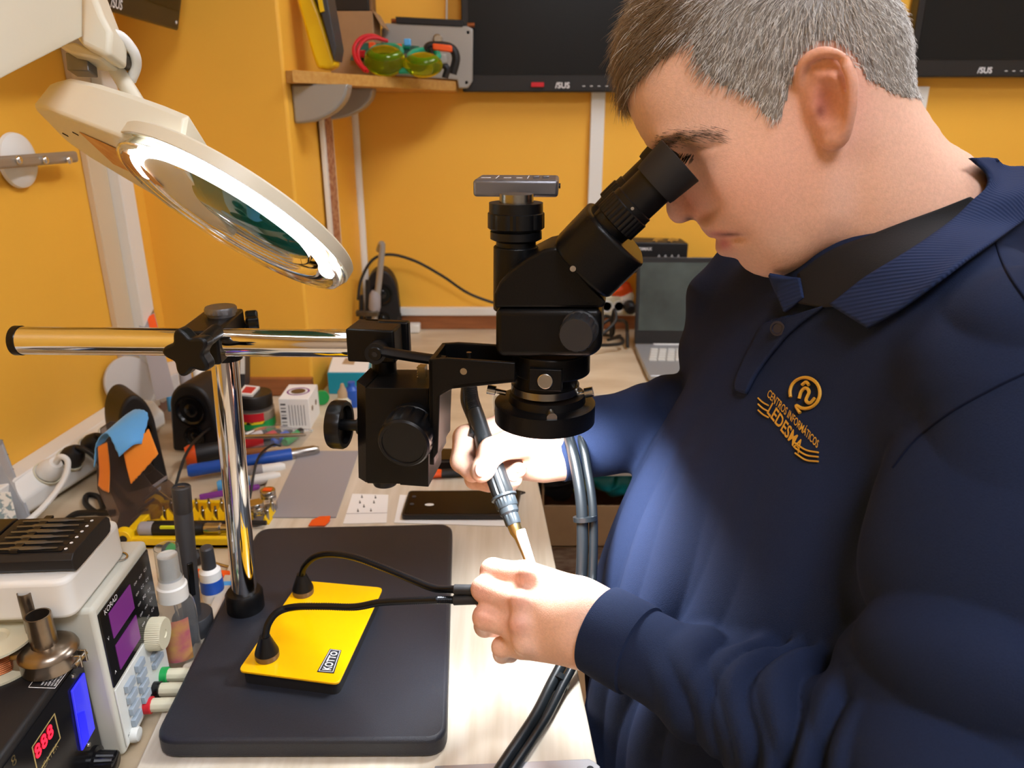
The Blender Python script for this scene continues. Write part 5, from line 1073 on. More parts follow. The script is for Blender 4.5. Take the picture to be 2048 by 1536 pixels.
# ================================================================== the man at the microscope
def A_(v): return np.array([v[0], v[1], v[2]], float)
camA = A_(CAM); crA, cuA, cwA = A_(CR), A_(CU), A_(CW)
def nD(px, py, s): return A_(D(px, py, s))
def rc(P, a, b, r1, r2):      # round cone
    ba = b-a; l2 = ba@ba; rr = r1-r2; a2 = l2-rr*rr; il2 = 1/l2
    pa = P-a; y = pa@ba; z = y-l2; x2 = ((pa*l2-np.outer(y, ba))**2).sum(1); y2 = y*y*l2; z2 = z*z*l2
    k = np.sign(rr)*rr*rr*x2
    d = (np.sqrt(x2*a2*il2)+y*rr)*il2-r1
    m1 = np.sign(z)*a2*z2 > k; m2 = np.sign(y)*a2*y2 < k
    d = np.where(m2, np.sqrt(x2+y2)*il2-r1, d); return np.where(m1, np.sqrt(x2+z2)*il2-r2, d)
def el(P, c, rad, ax=None):
    q = P-c
    if ax is not None: q = q@np.array(ax).T
    rad = np.array(rad); k0 = np.sqrt(((q/rad)**2).sum(1)); k1 = np.sqrt(((q/rad**2)**2).sum(1))
    return k0*(k0-1)/np.maximum(k1, 1e-9)
def smin(a, b, k):
    h = np.clip(.5+.5*(b-a)/k, 0, 1); return b*(1-h)+a*h-k*h*(1-h)
def smax(a, b, k): return -smin(-a, -b, k)
def chain(P, pts, k=.004, d=None):
    for i in range(len(pts)-1):
        (p, r), (q, s) = pts[i], pts[i+1]; e = rc(P, p, q, r, s); d = e if d is None else smin(d, e, k)
    return d
def pr(px, py, s, rpx): return (nD(px, py, s), rpx*s/F)
def smoothstep(a, b, x): t = np.clip((x-a)/(b-a), 0, 1); return t*t*(3-2*t)
# ---- head frame
HY = math.radians(18); hu = np.array([math.cos(HY), -math.sin(HY), 0]); hn = np.array([math.sin(HY), math.cos(HY), 0]); H0 = nD(1340, 350, .605)
def HL(px, py, k=0):
    p = PL(px, py, V(H0-hn*k), V(hn)); d = A_(p)-H0; return np.array([d@hu, d[2]])
def H3(px, py, k=0): u, v = HL(px, py, k); return H0+hu*u+np.array([0, 0, v])-hn*k
outline = [(1256, 195), (1265, 229), (1282, 263), (1299, 290), (1312, 303), (1321, 322), (1326, 350), (1330, 380), (1334, 403), (1335, 417), (1340, 434), (1348, 442), (1358, 445), (1373, 441), (1386, 435), (1396, 436), (1401, 446), (1410, 460), (1419, 470), (1430, 470), (1440, 470), (1437, 476), (1434, 485), (1433, 495), (1438, 505), (1452, 510), (1468, 509), (1477, 512), (1484, 524), (1496, 536), (1519, 545), (1549, 549), (1574, 547), (1604, 537), (1629, 522), (1655, 508), (1680, 530), (1700, 580), (1715, 660), (1800, 700), (1930, 660), (1995, 570), (2010, 490), (1985, 405), (1943, 322), (1917, 301), (1892, 284), (1862, 246), (1840, 212), (1822, 180), (1818, 140), (1814, 80), (1795, 20), (1750, -40), (1660, -85), (1560, -102), (1450, -95), (1360, -62), (1295, -5), (1256, 70), (1248, 140)]
poly2 = np.array([HL(x, y) for x, y in outline])
def catm(pts, k=4):
    n = len(pts); out = []
    for i in range(n):
        a, b, c, d = pts[i-1], pts[i], pts[(i+1) % n], pts[(i+2) % n]
        for j in range(k): t = j/k; out.append(.5*(2*b+(c-a)*t+(2*a-5*b+4*c-d)*t*t+(3*b-a-3*c+d)*t**3))
    return np.array(out)
poly2 = catm(poly2, 3)
gs = .0016; lo2 = poly2.min(0)-.03; hi2 = poly2.max(0)+.03; nu, nv = [int(x) for x in np.ceil((hi2-lo2)/gs)]
GU, GV = np.meshgrid(lo2[0]+gs*np.arange(nu), lo2[1]+gs*np.arange(nv), indexing='ij'); g2 = np.stack([GU.ravel(), GV.ravel()], 1)
def poly_in(p, poly):
    x, y = p[:, 0], p[:, 1]; ins = np.zeros(len(p), bool)
    for i in range(len(poly)):
        (x0, y0), (x1, y1) = poly[i-1], poly[i]
        c = ((y0 > y) != (y1 > y)); 
        with np.errstate(divide='ignore', invalid='ignore'): ins ^= c & (x < (x1-x0)*(y-y0)/(y1-y0)+x0)
    return ins
def seg_dist(p, pts, closed=False):
    d = np.full(len(p), 9.); n = len(pts)
    for i in range(n if closed else n-1):
        a = pts[i]; b = pts[(i+1) % n]; ba = b-a; t = np.clip(((p-a)@ba)/max(ba@ba, 1e-12), 0, 1); d = np.minimum(d, np.sqrt(((p-a-t[:, None]*ba)**2).sum(1)))
    return d
ins = poly_in(g2, poly2).reshape(nu, nv); dist = seg_dist(g2, poly2, True).reshape(nu, nv)
def poisson(mask, c, lev=0):
    if min(mask.shape) > 60:
        m2 = mask[::2, ::2]; u2 = poisson(m2, c*4, lev+1); u = np.zeros(mask.shape)
        up = np.repeat(np.repeat(u2, 2, 0), 2, 1)[:mask.shape[0], :mask.shape[1]]; u = up*mask
    else: u = np.zeros(mask.shape)
    ii, jj = np.indices(mask.shape); par = (ii+jj) % 2; w = 1.8
    for it in range(220 if lev else 160):
        for c_ in (0, 1):
            s = np.zeros_like(u); s[1:] += u[:-1]; s[:-1] += u[1:]; s[:, 1:] += u[:, :-1]; s[:, :-1] += u[:, 1:]
            nw = u+w*((s+c)/4-u); u = np.where(mask & (par == c_), nw, u)
    return u
uu = np.maximum(poisson(ins, 4*gs*gs), 0)
# near the outline make u continuous below the grid step
tt = np.sqrt(uu)
Wd = .083; tt = Wd*np.tanh(tt/Wd)
def gau(px, py, k, su, sv=None):
    c = HL(px, py, k); sv = sv or su; return np.exp(-.5*(((GU-c[0])/su)**2+((GV-c[1])/sv)**2))
def groove(pts, k, w): return np.exp(-.5*(seg_dist(g2, np.array([HL(x, y, k) for x, y in pts])).reshape(nu, nv)/w)**2)
# nose kept narrow in front of the line eye corner - nostril
n0, n1 = HL(1338, 318, .015), HL(1408, 428, .015); nd = (n1-n0)/np.linalg.norm(n1-n0); nb = np.array([-nd[1], nd[0]]); nb = nb if nb[0] > 0 else -nb
db = (GU-n0[0])*nb[0]+(GV-n0[1])*nb[1]; al = ((GU-n0[0])*nd[0]+(GV-n0[1])*nd[1])/np.linalg.norm(n1-n0)
lim = .0135+.004*np.clip(al, 0, 1)+np.maximum(db+.004, 0)*2.0+np.maximum(-.15-al, 0)*.2+np.maximum(al-1.0, 0)*.12
tt = -np.log(np.exp(-tt/.0035)+np.exp(-lim/.0035))*.0035; tt = np.maximum(tt, 0)
tt = tt+.0045*gau(1500, 385, .055, .024, .030)*ins            # cheek
tt = tt-.0030*groove([(1412, 418), (1436, 436), (1462, 452), (1478, 462)], .03, .0032)*ins
tt = tt-.0035*groove([(1432, 471), (1455, 468), (1484, 464)], .02, .0018)*ins
tt = tt+.0025*gau(1452, 487, .018, .008, .006)*ins+.0018*gau(1432, 456, .018, .007, .005)*ins
tt = tt-.0030*gau(1487, 466, .03, .004)*ins
tt = tt-.0040*groove([(1484, 512), (1470, 505), (1500, 500)], .025, .006)*ins*.5
tt = tt+.003*gau(1520, 520, .03, .018)*ins                       # chin
tt = tt-.0075*gau(1378, 318, .035, .012, .009)*ins+.0045*gau(1345, 283, .03, .016, .006)*ins  # socket, brow
tt = tt-.0022*groove([(1350, 307), (1375, 305), (1405, 298), (1438, 289)], .035, .0014)*ins-.0018*groove([(1404, 330), (1416, 352), (1412, 372)], .04, .0016)*ins
tt = tt-.005*gau(1470, 240, .06, .018, .022)*ins                 # temple
jw = seg_dist(g2, np.array([HL(x, y, .05) for x, y in ((1672, 330), (1668, 420), (1635, 490), (1580, 530))])).reshape(nu, nv)
tt = tt+.0035*np.exp(-.5*(jw/.012)**2)*ins
tt = tt-.0050*groove([(1700, 330), (1700, 430), (1665, 505)], .05, .010)*ins
tt = np.maximum(tt, 0)
q2 = np.where(ins, tt*tt, -(dist*.05+dist*dist))
for _ in range(2):
    q2[1:-1, 1:-1] = (q2[1:-1, 1:-1]*4+q2[:-2, 1:-1]+q2[2:, 1:-1]+q2[1:-1, :-2]+q2[1:-1, 2:])/8
gq = np.gradient(q2, gs)
def samp(g, u, v):
    x = np.clip((u-lo2[0])/gs, 0, nu-1.001); y = np.clip((v-lo2[1])/gs, 0, nv-1.001); i = x.astype(int); j = y.astype(int); a = x-i; b = y-j
    return g[i, j]*(1-a)*(1-b)+g[i+1, j]*a*(1-b)+g[i, j+1]*(1-a)*b+g[i+1, j+1]*a*b
def fold(P):   # mirror the far half of the head onto the near half
    n = (P-H0)@hn; return P-np.outer(np.maximum(n, 0)*2, hn)
helix = [(1628, 190, .070, 2.6), (1604, 172, .073, 2.8), (1601, 144, .078, 3.2), (1616, 117, .083, 3.4), (1648, 105, .088, 3.5), (1683, 119, .093, 3.6), (1702, 153, .095, 3.5), (1704, 200, .093, 3.4), (1697, 244, .088, 3.4), (1684, 270, .083, 4.4), (1664, 280, .078, 5.2)]
hx_ = smooth_path([V(H3(x, y, k)) for x, y, k, r in helix], 4); hr_ = np.interp(np.linspace(0, len(helix)-1, len(hx_)), range(len(helix)), [r/1000 for x, y, k, r in helix]); helixP = [(A_(p), r) for p, r in zip(hx_, hr_)]
ant = [(H3(x, y, k), r/1000) for x, y, k, r in ((1638, 148, .081, 2.4), (1668, 158, .086, 3.2), (1681, 198, .087, 3.6), (1670, 238, .084, 3.8), (1652, 252, .079, 3.6))]
earc = H3(1656, 192, .0790); e_up = H3(1645, 120, .0790)-H3(1668, 265, .0790); e_up /= np.linalg.norm(e_up)
e_n = -hn*.90-hu*.42; e_n /= np.linalg.norm(e_n); e_n -= e_up*(e_n@e_up); e_n /= np.linalg.norm(e_n); e_r = np.cross(e_up, e_n)
def f_head(P):
    d = P-H0; u = d@hu; v = d[:, 2]; n = d@hn
    q = samp(q2, u, v); gx = samp(gq[0], u, v); gy = samp(gq[1], u, v)
    f = (n*n-q)/np.sqrt(4*n*n+gx*gx+gy*gy+2e-5); f = np.where(f < 0, np.maximum(f, np.abs(n)-np.sqrt(np.maximum(q, 0))), f)
    m = np.sqrt(((P-earc)**2).sum(1)) < .09
    m |= np.sqrt(((P-H3(1385, 425, .01))**2).sum(1)) < .06
    m |= n > 0
    if m.any():
        Q = fold(P[m]); g = f[m]
        ear = el(Q, earc, (.0165, .0300, .0060), (e_r, e_up, e_n)); ear = smin(ear, chain(Q, helixP, .0006), .0030); ear = smin(ear, chain(Q, ant), .004)
        ear = smax(ear, -el(Q, H3(1650, 208, .0890), (.0100, .0160, .0085), (e_r, e_up, e_n)), .003)
        ear = smax(ear, -el(Q, H3(1650, 130, .0935), (.0120, .0055, .0060), (e_r, e_up, e_n)), .003)
        ear = smin(ear, el(Q, H3(1668, 270, .079), (.0090, .0095, .0050), (e_r, e_up, e_n)), .004)
        g = smin(g, ear, .005); g = smin(g, el(Q, H3(1630, 216, .073), (.0042, .0070, .0055)), .004)
        g = smax(g, -el(Q, H3(1642, 224, .073), (.0035, .0045, .006)), .002)
        g = smin(g, el(Q, H3(1386, 318, .0275), (.0118, .0112, .0118)), .004)
        g = smin(g, el(Q, H3(1396, 421, .0125), (.0085, .0075, .0065)), .005)
        g = smax(g, -el(Q, H3(1378, 439, .0075), (.0050, .0030, .0030)), .002)
        f[m] = g
    return f
# ---- arms and hands (photo-measured joints)
FN = [pr(1165, 1240, .574, 62), pr(1208, 1262, .571, 74), pr(1287, 1305, .546, 76), pr(1560, 1440, .480, 105), pr(1890, 1590, .42, 150)]
Sn = np.array([.300, .405, 1.125]); En = FN[-1][0]
FF = [pr(1080, 908, .742, 44), pr(1128, 908, .748, 50), pr(1200, 872, .762, 62), pr(1330, 848, .79, 74), pr(1450, 845, .80, 82)]
Sf = np.array([.238, .725, 1.095]); Ef = FF[-1][0]
def prn(px, py, s, r): return pr(px, py, s-.032, r)
def hand_near(P):
    d = None
    mc = [((1150, 1200, .618, 46), (1050, 1152, .640, 31)), ((1155, 1232, .606, 50), (1032, 1202, .630, 32)), ((1150, 1264, .606, 48), (1032, 1252, .625, 30)), ((1150, 1290, .612, 42), (1044, 1292, .626, 25))]
    for a, b in mc: e = rc(P, *[x for q in (prn(*a), prn(*b)) for x in (q[0],)], prn(*a)[1], prn(*b)[1]); d = e if d is None else smin(d, e, .010)
    d = smin(d, rc(P, nD(1165, 1245, .580), nD(1090, 1225, .608), .030, .022), .010)
    d = smin(d, chain(P, FN[:2]), .014)
    th = chain(P, [prn(1165, 1205, .630, 38), prn(1105, 1172, .668, 30), prn(1060, 1152, .686, 25), prn(1022, 1160, .694, 20)], .005)
    d = smin(d, th, .008)
    fg = [[(1050, 1152, .640, 27), (986, 1142, .652, 25), (992, 1158, .674, 21), (1015, 1168, .690, 18)],
          [(1032, 1202, .630, 27), (968, 1178, .642, 25), (966, 1192, .664, 21), (985, 1200, .682, 18)],
          [(1032, 1252, .625, 27), (972, 1234, .636, 26), (970, 1252, .658, 21), (988, 1256, .676, 18)],
          [(1044, 1292, .626, 22), (1004, 1294, .636, 20), (1004, 1308, .655, 17), (1022, 1310, .670, 15)]]
    for i, g in enumerate(fg):
        e = chain(P, [prn(*q) for q in g], .003); d = smin(d, e, .0042)
    for px, py, s in ((1052, 1147, .622), (1036, 1200, .611), (1036, 1250, .607), (1046, 1290, .610)): d = smin(d, np.sqrt(((P-nD(px, py, s-.032))**2).sum(1))-.0058, .012)
    return d
def hand_far(P):
    d = None
    for a, b in (((1090, 888, .742, 36), (1000, 856, .756, 25)), ((1090, 902, .748, 38), (992, 884, .764, 25)), ((1088, 918, .748, 36), (1002, 915, .766, 23)), ((1085, 930, .744, 32), (1022, 940, .760, 20))):
        a, b = pr(*a), pr(*b); e = rc(P, a[0], b[0], a[1], b[1]); d = e if d is None else smin(d, e, .009)
    d = smin(d, chain(P, FF[:3]), .012)
    d = smin(d, chain(P, [pr(1095, 888, .738, 34), pr(1032, 884, .712, 31), pr(984, 902, .698, 26), pr(966, 938, .699, 22), pr(962, 946, .699, 19)], .005), .009)
    fg = [[(1000, 856, .756, 26), (932, 876, .742, 26), (924, 922, .726, 23), (945, 946, .714, 19)],
          [(992, 884, .764, 24), (942, 925, .750, 23), (950, 958, .736, 20), (978, 968, .724, 17)],
          [(1002, 915, .766, 23), (982, 955, .752, 21), (1004, 966, .736, 19), (1036, 940, .722, 16)],
          [(1022, 940, .760, 20), (1002, 970, .756, 18), (1012, 978, .742, 17), (1030, 960, .728, 14)]]
    for g in fg: d = smin(d, chain(P, [pr(*q) for q in g], .003), .004)
    return d
neckb = np.array([.285, .565, 1.16])
def f_body(P):
    d = f_head(P)
    d = smin(d, rc(P, H3(1830, 480), np.array([.28, .57, 1.02]), .055, .075), .02)
    d = smin(d, rc(P, np.array([.28, .57, 1.05]), Sn, .06, .04), .02); d = smin(d, rc(P, np.array([.28, .57, 1.05]), Sf, .06, .04), .02)
    d = smin(d, rc(P, np.array([.28, .57, 1.05]), np.array([.25, .56, .74]), .08, .10), .02)
    d = smin(d, rc(P, Sn, En, .040, .036), .02); d = smin(d, rc(P, Sf, Ef, .040, .034), .02)
    d = smin(d, chain(P, [(p, r*.80) for p, r in FN[2:]]), .01); d = smin(d, chain(P, [(p, r*.80) for p, r in FF[2:]]), .01)
    nr = np.sqrt(((P-nD(1090, 1225, .60))**2).sum(1)) < .20
    if nr.any(): d[nr] = smin(d[nr], hand_near(P[nr]), .006)
    nr = np.sqrt(((P-nD(1030, 910, .735))**2).sum(1)) < .20
    if nr.any(): d[nr] = smin(d[nr], hand_far(P[nr]), .006)
    return d
# ---- sparse surface nets
def surface(f, lo, hi, h, B=12, marg=1.15):
    lo = np.array(lo, float); hi = np.array(hi, float); nb_ = np.ceil((hi-lo)/(h*B)).astype(int); bs = h*B
    I = np.stack(np.meshgrid(*[np.arange(k) for k in nb_], indexing='ij'), -1).reshape(-1, 3)
    fc = f(lo+(I+.5)*bs); I = I[np.abs(fc) < bs*.87*marg]
    o = np.stack(np.meshgrid(*[np.arange(B+1)]*3, indexing='ij'), -1).reshape(-1, 3)
    DIM = nb_*B+2; keys = []; pos = []; Q = []
    def key(c): return (c[:, 0]*DIM[1]+c[:, 1])*DIM[2]+c[:, 2]
    for s in range(0, len(I), 60):
        blk = I[s:s+60]; L = (blk[:, None, :]*B+o[None]); F_ = f(lo+L.reshape(-1, 3)*h).reshape(len(blk), B+1, B+1, B+1)
        sg = F_ < 0
        acc = np.zeros((len(blk), B, B, B, 3)); cnt = np.zeros((len(blk), B, B, B))
        for ax in range(3):
            for a in (0, 1):
                for b in (0, 1):
                    sl0 = [slice(None)]*4; sl1 = [slice(None)]*4; oth = [x for x in range(3) if x != ax]
                    sl0[1+ax] = slice(0, B); sl1[1+ax] = slice(1, B+1)
                    for x, v in zip(oth, (a, b)): sl0[1+x] = slice(v, B+v); sl1[1+x] = slice(v, B+v)
                    f0 = F_[tuple(sl0)]; f1 = F_[tuple(sl1)]; c = (f0 < 0) != (f1 < 0)
                    t = np.where(c, f0/np.where(c, f0-f1, 1), 0)
                    acc[..., ax] += t*c; acc[..., oth[0]] += a*c; acc[..., oth[1]] += b*c; cnt += c
        w = np.nonzero(cnt)
        cell = blk[w[0]]*B+np.stack(w[1:], 1); keys.append(key(cell)); pos.append(lo+(cell+acc[w]/cnt[w][:, None])*h)
        for ax in range(3):
            sl1 = [slice(None)]+[slice(0, B)]*3; sl1[1+ax] = slice(1, B+1)
            f0 = sg[:, :B, :B, :B]; f1 = sg[tuple(sl1)]; w = np.nonzero(f0 != f1)
            c = blk[w[0]]*B+np.stack(w[1:], 1); b_, c_ = (ax+1) % 3, (ax+2) % 3
            e1 = np.zeros(3, int); e1[b_] = 1; e2 = np.zeros(3, int); e2[c_] = 1
            ok = (c[:, b_] > 0) & (c[:, c_] > 0); c = c[ok]; flip = f0[w][ok]
            q = np.stack([key(c-e1-e2), key(c-e2), key(c), key(c-e1)], 1)
            q[~flip] = q[~flip][:, ::-1]; Q.append(q)
    keys = np.concatenate(keys); pos = np.concatenate(pos); Q = np.concatenate(Q); od = np.argsort(keys); keys = keys[od]; pos = pos[od]
    ix = np.searchsorted(keys, Q); ix = np.clip(ix, 0, len(keys)-1); good = (keys[ix] == Q).all(1); Q = ix[good]
    for _ in range(2):
        e = h*.2; g = np.stack([f(pos+d_)-f(pos-d_) for d_ in np.eye(3)*e], 1)/(2*e); fv = f(pos); g2_ = (g*g).sum(1)+1e-9
        st = g*(fv/g2_)[:, None]; ln = np.sqrt((st*st).sum(1)); st *= np.minimum(1, .6*h/np.maximum(ln, 1e-9))[:, None]; pos = pos-st
    return pos, Q
def np_mesh(name, pos, Q, m, parent=None, colr=None, **kw):
    me = bpy.data.meshes.new(name); c = np.array([(pos[:, 0].min()+pos[:, 0].max())/2, (pos[:, 1].min()+pos[:, 1].max())/2, pos[:, 2].min()])
    me.vertices.add(len(pos)); me.vertices.foreach_set('co', (pos-c).astype(np.float32).ravel()); k = Q.shape[1]
    me.loops.add(Q.size); me.polygons.add(len(Q)); me.loops.foreach_set('vertex_index', Q.astype(np.int32).ravel()); me.polygons.foreach_set('loop_start', (np.arange(len(Q))*k).astype(np.int32))
    me.update(calc_edges=True); me.validate()
    if colr is not None:
        ca_ = me.color_attributes.new('Col', 'FLOAT_COLOR', 'POINT'); ca_.data.foreach_set('color', np.concatenate([colr, np.ones((len(colr), 1))], 1).astype(np.float32).ravel())
    return finish(name, me, V(c), m, parent, smooth=True, ang=180, **kw)
def attr_mat(name, rough, sss=0, bump=0, bs=400, spec=.5, sheen=0, aniso=None):
    m = mat(name, 'c08060', rough, bump=bump, bs=bs, spec=spec, sss=sss, sheen=sheen); nt = m.node_tree; at = nt.nodes.new('ShaderNodeVertexColor'); at.layer_name = 'Col'
    tc = nt.nodes.new('ShaderNodeTexCoord'); nz = nt.nodes.new('ShaderNodeTexNoise'); nz.inputs['Scale'].default_value = 420; nz.inputs['Detail'].default_value = 3; nt.links.new(tc.outputs['Object'], nz.inputs['Vector'])
    mr = nt.nodes.new('ShaderNodeMapRange'); mr.inputs['From Min'].default_value = .3; mr.inputs['From Max'].default_value = .7; mr.inputs['To Min'].default_value = .92; mr.inputs['To Max'].default_value = 1.04; nt.links.new(nz.outputs['Fac'], mr.inputs['Value'])
    vm = nt.nodes.new('ShaderNodeVectorMath'); vm.operation = 'SCALE'; nt.links.new(at.outputs['Color'], vm.inputs[0]); nt.links.new(mr.outputs['Result'], vm.inputs['Scale'])
    nt.links.new(vm.outputs['Vector'], nt.nodes['Principled BSDF'].inputs['Base Color']); return m
attr_mat('skin', .48, sss=.12, bump=.25, bs=900, spec=.35); attr_mat('hair_strand', .45, spec=.4)
def project(P):
    d = P-camA; s = d@cwA; return np.stack([1024+F*(d@crA)/s, 768-F*(d@cuA)/s], 1)
pos, Q = surface(f_body, (-.12, .28, .66), (.62, .92, 1.46), .0020, marg=1.8)
# skin colour: flushed cheeks and knuckles, lips, stubbled jaw, plus shade in the openings
px_ = project(fold(pos)); pr_px = project(pos)
base = np.tile(np.array(lin('e5b9a2')), (len(pos), 1))
def wg(P_, x, y, sx, sy): return np.exp(-.5*(((P_[:, 0]-x)/sx)**2+((P_[:, 1]-y)/sy)**2))[:, None]
def blend(c, w): 
    global base
    base = base*(1-w)+np.array(lin(c))*w
hm = (pos[:, 2] > 1.03)[:, None].astype(float)
blend('de9c86', .45*wg(px_, 1510, 380, 90, 70)*hm); blend('d98e78', .6*wg(px_, 1660, 190, 55, 90)*hm); blend('d4907e', .6*wg(px_, 1380, 410, 32, 30)*hm)
blend('c4aa98', .35*wg(px_, 1560, 500, 70, 40)*hm); blend('b85f64', .9*wg(px_, 1445, 488, 13, 11)*hm); blend('b86e68', .8*wg(px_, 1440, 468, 26, 5)*hm); blend('5a3a34', .9*wg(px_, 1458, 469, 16, 2.2)*hm)  # last blend paints shade into the mouth line
blend('3a2420', .8*wg(px_, 1378, 438, 7, 4)*hm); blend('b56a5c', .75*wg(px_, 1645, 205, 16, 30)*hm); blend('7a3a32', .7*wg(px_, 1640, 222, 6, 9)*hm)  # first and last blends paint shade into nostril and ear canal
hh_ = (pos[:, 2] < 1.03)[:, None].astype(float)
for x, y in ((1046, 1148), (1030, 1200), (1030, 1252), (980, 1140), (962, 1180), (965, 1232)): blend('cf8170', .45*wg(pr_px, x, y, 20, 18)*hh_)
man = thing('person', 'man with short grey hair in a navy polo looking into the microscope', 'person', (.25, .55, .66))
body = np_mesh('body', pos, Q, 'skin', man, base)
# ---- shirt
TH = math.radians(14); tf = np.array([-math.cos(TH), -math.sin(TH), 0]); tr_ = np.array([-math.sin(TH), math.cos(TH), 0])
TZs = np.array([.55, .66, .79, .884, .96, 1.03, 1.09, 1.13, 1.17]); TX = np.array([.235, .232, .234, .250, .266, .280, .286, .286, .288]); TY = np.array([.555]*6+[.56, .562, .565])
TA = np.array([.145, .148, .148, .146, .136, .120, .100, .078, .055]); TB = np.array([.185, .190, .192, .190, .188, .182, .160, .120, .080])
TZf = np.linspace(.55, 1.17, 80)
def sm(v):
    w = np.interp(TZf, TZs, v)
    for _ in range(30): w[1:-1] = (w[:-2]+2*w[1:-1]+w[2:])/4
    return w
TX, TY, TA, TB = [sm(v) for v in (TX, TY, TA, TB)]
def torso(P):
    z = np.clip(P[:, 2], .55, 1.17); cx = np.interp(z, TZf, TX); cy = np.interp(z, TZf, TY); a = np.interp(z, TZf, TA); b = np.interp(z, TZf, TB)
    dx = P[:, 0]-cx; dy = P[:, 1]-cy; u = dx*tf[0]+dy*tf[1]; v = dx*tr_[0]+dy*tr_[1]
    k = (np.abs(u/a)**2.3+np.abs(v/b)**2.3)**(1/2.3); d = (k-1)*np.minimum(a, b)*.9
    return np.where(P[:, 2] > 1.17, np.sqrt(np.maximum(d, 0)**2+(P[:, 2]-1.17)**2), np.where(P[:, 2] < .55, np.maximum(d, .55-P[:, 2]), d)), u, v
Fn = [(p, r) for p, r in [pr(1268, 1295, .551, 86), pr(1400, 1366, .520, 92), pr(1560, 1440, .480, 118), pr(1720, 1520, .448, 150), pr(1890, 1590, .42, 185)]]
Ffs = [pr(1120, 908, .747, 56), pr(1200, 872, .762, 74), pr(1330, 848, .79, 88), pr(1450, 845, .80, 100)]
fdir = (Fn[-1][0]-Fn[0][0]); fl = np.linalg.norm(fdir); fdir = fdir/fl; fup = np.array([0, 0, 1.])-fdir*fdir[2]; fup /= np.linalg.norm(fup); fsd = np.cross(fdir, fup)
ffd = Ffs[1][0]-Ffs[0][0]; ffd /= np.linalg.norm(ffd)
nkc = H3(1838, 462); nkd = H3(1900, 590)-H3(1775, 330); nkd /= np.linalg.norm(nkd)
def f_shirt(P):
    d, u, v = torso(P)
    # loose vertical folds fanning down from the chest
    fz = smoothstep(1.10, .85, P[:, 2]); an_ = np.arctan2(v, u)
    wv = np.sin(P[:, 2]*23+an_*3)*.35; d = d-fz*(.0105*np.abs(np.sin(an_*4.5+2.5*(P[:, 2]-.9)+.9+wv))+.0045*np.abs(np.sin(an_*10-5*P[:, 2]+wv*2))-.005)
    d = smin(d, rc(P, neckb+np.array([0, 0, -.02]), Sn+np.array([.0, .02, -.005]), .060, .064), .05); d = smin(d, rc(P, neckb+np.array([0, 0, -.02]), Sf+np.array([0, -.02, -.005]), .058, .060), .05)
    d = smin(d, np.maximum(rc(P, np.array([.28, .56, 1.10]), H3(1850, 470), .082, .066), -((P-nkc)@nkd)), .012)
    # near upper arm
    ua = rc(P, Sn, En, .066, .060); w = (P-Sn)@((En-Sn)/np.linalg.norm(En-Sn)); ph = (P-Sn)@fsd
    ua = ua-.0090*(np.abs(np.sin(w*24+ph*34+.5*np.sin(w*40)))-.5)*smoothstep(.0, .08, w)-.0050*np.abs(np.sin(w*52-ph*46+.8*np.sin(w*30)))
    d = smin(d, ua, .012)
    fa = chain(P, Fn, .012); q = P-Fn[0][0]; s = q@fdir; fa = np.maximum(fa, -s); aa = np.arctan2(q@fsd, q@fup)
    amp = .0042*smoothstep(.05, .13, s)*smoothstep(.34, .24, s)
    ww = 1.1*np.sin(aa*2+1)+aa*.9+.8*np.sin(s*70+aa*2); fa = fa-amp*2.9*(np.abs(np.sin(s*140+ww))-.5)-.0048*smoothstep(.02, .06, s)*np.abs(np.sin(s*95-aa*1.6+.7*np.sin(aa*3)))
    d = smin(d, fa, .010)
    uf = rc(P, Sf, Ef, .062, .056); uf = uf+.003*np.sin(P[:, 2]*95+P[:, 0]*70); d = smin(d, uf, .02)
    ff = np.maximum(chain(P, Ffs, .012), -((P-Ffs[0][0])@ffd-.004)); ff = ff-.0065*(np.abs(np.sin((P[:, 0]*62+P[:, 2]*38)))-.5)*smoothstep(.09, .19, P[:, 0]); d = smin(d, ff, .012)
    return d
def f_cloth(P):
    return f_shirt(P)
mat('polo_navy', '1e2842', .9, bump=.45, bs=1500, spec=.15, var=.15, vs=900); mat('collar_navy', '1f2c4d', .85, bump=.3, bs=800, spec=.2); mat('tee_black', '0d0d10', .85, bump=.2, bs=900); mat('stitch_gold', 'c8962e', .5, bump=.3, bs=2000); mat('button_navy', '141a2c', .3)
def collar_ribs(m):
    nt = m.node_tree; 
    w = nt.nodes.new('ShaderNodeTexWave'); w.inputs['Scale'].default_value = 130; w.bands_direction = 'DIAGONAL'; tc = nt.nodes.new('ShaderNodeTexCoord'); nt.links.new(tc.outputs['Object'], w.inputs['Vector'])
    b = nt.nodes.new('ShaderNodeBump'); b.inputs['Strength'].default_value = .5; b.inputs['Distance'].default_value = .0008; nt.links.new(w.outputs['Fac'], b.inputs['Height']); nt.links.new(b.outputs[0], nt.nodes['Principled BSDF'].inputs['Normal'])
collar_ribs(MATS['collar_navy'])
sp2, sq2 = surface(f_cloth, (-.06, .24, .56), (.62, .92, 1.30), .0027)
shirt = np_mesh('polo_shirt', sp2, sq2, 'polo_navy', man)
